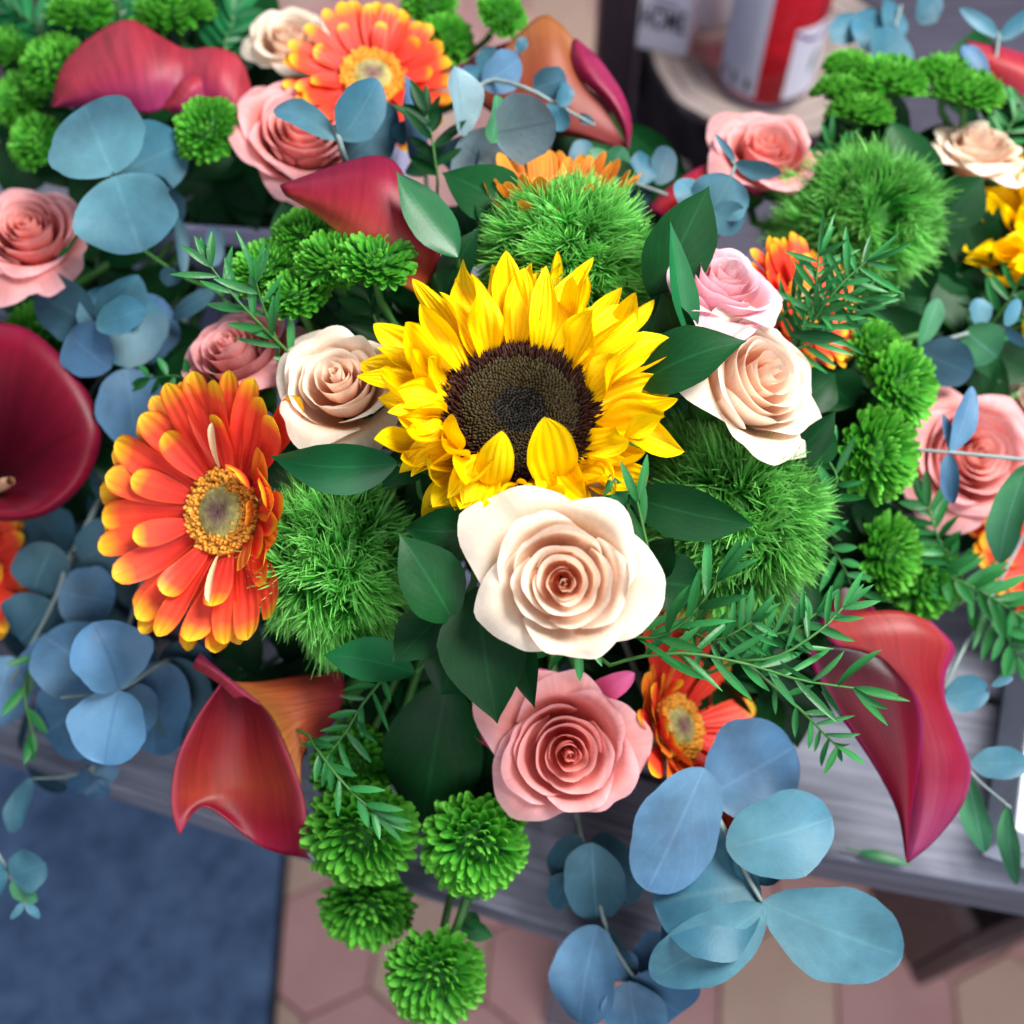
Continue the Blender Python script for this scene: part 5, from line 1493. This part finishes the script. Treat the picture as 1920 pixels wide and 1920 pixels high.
# filler leaves deep in the three arrangements: the green-black gaps
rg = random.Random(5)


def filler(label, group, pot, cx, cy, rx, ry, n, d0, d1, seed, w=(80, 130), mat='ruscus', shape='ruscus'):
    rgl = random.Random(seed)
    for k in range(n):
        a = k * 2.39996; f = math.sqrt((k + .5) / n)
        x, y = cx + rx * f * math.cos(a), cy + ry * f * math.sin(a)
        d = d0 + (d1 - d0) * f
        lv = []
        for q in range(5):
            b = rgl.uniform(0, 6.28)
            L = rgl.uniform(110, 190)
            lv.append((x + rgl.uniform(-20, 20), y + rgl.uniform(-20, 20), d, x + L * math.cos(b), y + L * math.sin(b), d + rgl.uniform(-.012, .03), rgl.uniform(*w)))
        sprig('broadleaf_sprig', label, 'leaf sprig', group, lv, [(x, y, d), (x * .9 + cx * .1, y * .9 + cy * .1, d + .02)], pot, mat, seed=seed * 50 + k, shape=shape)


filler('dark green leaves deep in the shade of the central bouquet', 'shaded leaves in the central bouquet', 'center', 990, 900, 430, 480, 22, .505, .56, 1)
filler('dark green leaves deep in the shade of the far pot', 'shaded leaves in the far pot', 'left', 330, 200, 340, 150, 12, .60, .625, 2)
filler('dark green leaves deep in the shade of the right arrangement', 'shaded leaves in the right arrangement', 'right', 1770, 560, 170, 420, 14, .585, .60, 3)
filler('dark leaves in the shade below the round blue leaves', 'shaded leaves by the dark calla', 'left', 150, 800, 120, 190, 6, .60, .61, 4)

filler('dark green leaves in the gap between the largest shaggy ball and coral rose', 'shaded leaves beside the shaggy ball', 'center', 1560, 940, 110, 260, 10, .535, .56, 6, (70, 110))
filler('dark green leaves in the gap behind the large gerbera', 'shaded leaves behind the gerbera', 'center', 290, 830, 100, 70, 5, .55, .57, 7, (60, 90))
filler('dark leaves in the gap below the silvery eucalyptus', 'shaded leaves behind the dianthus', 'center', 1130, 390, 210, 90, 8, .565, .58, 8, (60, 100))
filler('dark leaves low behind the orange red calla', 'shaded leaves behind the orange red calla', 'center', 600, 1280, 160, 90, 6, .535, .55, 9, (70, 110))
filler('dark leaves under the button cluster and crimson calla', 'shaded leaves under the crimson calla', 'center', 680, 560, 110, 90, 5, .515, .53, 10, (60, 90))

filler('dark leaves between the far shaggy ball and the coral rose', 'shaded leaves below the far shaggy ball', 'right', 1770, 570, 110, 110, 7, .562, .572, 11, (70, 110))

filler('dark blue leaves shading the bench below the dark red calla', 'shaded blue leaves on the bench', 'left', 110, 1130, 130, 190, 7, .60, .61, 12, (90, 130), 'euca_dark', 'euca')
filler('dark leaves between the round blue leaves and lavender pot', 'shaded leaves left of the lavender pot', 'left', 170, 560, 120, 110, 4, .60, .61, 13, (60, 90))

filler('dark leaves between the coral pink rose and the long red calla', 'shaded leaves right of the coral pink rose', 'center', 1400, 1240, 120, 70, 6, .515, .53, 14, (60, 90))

# ------------------------------------------------------------------ feathery sprigs
SG = 'feathery green sprigs'
spray('narrow leaved sprig arching over the half covered pink rose', SG, [(570, 690, .48), (520, 640, .468), (470, 590, .458), (430, 545, .452), (395, 500, .45)], 12, 90, 15, 'center', 201, spread=42)
spray('narrow leaved sprig standing by the pink rose', SG, [(520, 640, .47), (495, 580, .46), (480, 530, .452)], 6, 88, 14, 'center', 202, spread=45)
spray('thin twig of small leaves below the half covered pink rose', SG, [(430, 780, .49), (400, 730, .492), (330, 705, .50), (280, 710, .51)], 10, 60, 15, 'center', 203)
spray('long bladed sprig right of the open cream rose', SG, [(1170, 1190, .445), (1230, 1195, .435), (1290, 1160, .426), (1345, 1090, .42)], 10, 115, 17, 'center', 204, spread=30)
spray('long bladed sprig spreading over the bottom gerbera', SG, [(1200, 1230, .445), (1290, 1225, .44), (1400, 1245, .44), (1500, 1275, .445), (1600, 1290, .45)], 16, 115, 15, 'center', 205, spread=45)
spray('narrow leaved sprig in front of the long red calla', SG, [(1380, 1240, .45), (1460, 1230, .445), (1540, 1180, .445), (1580, 1140, .45)], 12, 78, 13, 'center', 206, spread=50)
spray('narrow leaved sprig hanging before the red calla and bench', SG, [(1420, 1260, .455), (1500, 1330, .455), (1540, 1370, .46), (1570, 1400, .465)], 12, 70, 12, 'center', 207, spread=55)
spray('thin dark leaves under the open cream rose', SG, [(1120, 1180, .46), (1090, 1215, .447), (1040, 1225, .442), (1000, 1200, .44)], 12, 60, 15, 'center', 208)
spray('feathery sprig over the half hidden orange gerbera', SG, [(1500, 640, .485), (1540, 580, .475), (1580, 530, .468), (1625, 490, .465)], 22, 85, 12, 'center', 209, spread=60)
spray('second feathery sprig before the half hidden orange gerbera', SG, [(1490, 650, .488), (1520, 590, .478), (1530, 530, .47), (1535, 480, .468)], 18, 80, 11, 'center', 210, spread=60)
spray('thin sprig hanging by the orange red calla and chrysanthemum', SG, [(720, 1270, .48), (680, 1320, .475), (650, 1370, .474), (620, 1410, .475)], 13, 75, 12, 'center', 211, spread=60)
spray('thin sprig lying across the largest button chrysanthemum', SG, [(580, 1380, .475), (620, 1440, .462), (665, 1490, .460), (700, 1520, .462)], 8, 80, 16, 'center', 212, spread=35)
spray('feathery sprig right of the largest shaggy ball', SG, [(1480, 950, .50), (1540, 940, .495), (1570, 900, .49), (1545, 850, .488)], 13, 75, 17, 'center', 213)
spray('drooping feathery sprig beside the largest shaggy ball', SG, [(1470, 1010, .50), (1540, 1010, .495), (1580, 1060, .50), (1600, 1110, .51)], 14, 70, 16, 'center', 214)
spray('sprig of small leaves beside the coral rose and mums', SG, [(1800, 1080, .54), (1760, 1010, .53), (1740, 950, .53)], 15, 75, 18, 'right', 215)
spray('green sprig over the bench below the coral rose', SG, [(1720, 1060, .55), (1800, 1090, .535), (1860, 1120, .53), (1920, 1160, .53)], 18, 85, 20, 'right', 216)
spray('second green sprig hanging toward the white tray', SG, [(1760, 1080, .55), (1840, 1130, .54), (1880, 1180, .535), (1910, 1230, .535)], 14, 80, 18, 'right', 217)
spray('three narrow upright blades beside the open cream rose', SG, [(1215, 1035, .42), (1205, 985, .415), (1195, 940, .412)], 3, 90, 18, 'center', 218, spread=14, tipn=1)
spray('green sprig behind the cut off sunflower', SG, [(1830, 640, .56), (1880, 580, .55), (1910, 530, .545)], 10, 75, 16, 'right', 219)
spray('fine green leaves beside the salmon pink rose', SG, [(1590, 420, .56), (1570, 340, .555), (1560, 280, .555)], 14, 60, 13, 'right', 220)
spray('feathery green tuft beside the blurred cream rose', SG, [(1860, 300, .585), (1895, 235, .58), (1920, 190, .58)], 14, 70, 13, 'right', 221)
spray('green fern sprig behind the rose red calla', SG, [(430, 180, .60), (420, 90, .60), (440, 30, .60)], 16, 90, 22, 'left', 222, mat='ruscus_lit')
spray('green fern sprig among the far left mums', SG, [(150, 160, .62), (80, 60, .61), (30, 20, .61)], 16, 95, 22, 'left', 223, mat='ruscus_lit')
spray('fern sprig in the top corner behind the mums', SG, [(260, 120, .62), (230, 50, .61), (220, -10, .61)], 14, 95, 22, 'left', 224, mat='ruscus_lit')
spray('small bright green sprig below the dark eucalyptus', SG, [(100, 1215, .545), (62, 1240, .535), (46, 1300, .53), (60, 1372, .53)], 6, 60, 16, 'left', 225, spread=25)
spray('narrow leaves between the silvery eucalyptus and crimson calla', SG, [(820, 330, .515), (810, 260, .51), (800, 215, .508)], 9, 70, 20, 'center', 226, mat='ruscus')
spray('dark narrow leaves under the button cluster', SG, [(720, 640, .49), (700, 590, .488), (690, 560, .487)], 8, 80, 26, 'center', 227, mat='ruscus')

sprig('broadleaf_sprig', 'small dark leaves on the stem above the lowest chrysanthemum', 'leaf sprig', BG, [
    (862, 1730, .505, 925, 1758, .505, 40, 20, .2, .05), (868, 1715, .505, 905, 1740, .508, 30, -20, .2, .05)], [(838, 1780, .505), (862, 1725, .505), (880, 1670, .506), (900, 1600, .51)], 'center', 'ruscus', seed=102, sr=.0026)
spray('feathery sprig hiding the middle of the half hidden gerbera', SG, [(1460, 600, .488), (1500, 560, .482), (1550, 560, .478), (1610, 570, .478)], 20, 80, 11, 'center', 228, spread=60)
spray('feathery sprig below the half hidden gerbera', SG, [(1480, 660, .488), (1530, 640, .482), (1570, 610, .48), (1600, 560, .48)], 18, 75, 11, 'center', 229, spread=60)
lf = onz(1655, 1612, TABLE + .003)
t = thing('fallen_leaf', 'small green leaf fallen on the bench edge under the long calla', 'leaf', lf)
sheet('blade', leaf_grid(Vector((-.012, .004, 0)), Vector((.014, -.003, .001)), .006, Vector((0, 0, 1)), shape='ruscus'), M['ruscus_lit'], t)
sheet('stalk', tube_pts([Vector((-.012, .004, 0)), Vector((-.018, .006, .0005))], .0006), M['stem'], t, closed=True)
for q, (lb, st, n_, l_, w_, sd_) in enumerate((
        ('short dense sprig under the largest shaggy ball', [(1290, 1180, .47), (1330, 1200, .452), (1370, 1190, .445), (1410, 1165, .442)], 16, 70, 13, 231),
        ('short leafy sprig between the shaggy ball and long calla', [(1380, 1180, .475), (1440, 1190, .455), (1490, 1180, .45), (1530, 1150, .45)], 16, 70, 13, 233))):
    spray(lb, SG, st, n_, l_, w_, 'center', sd_, spread=52)
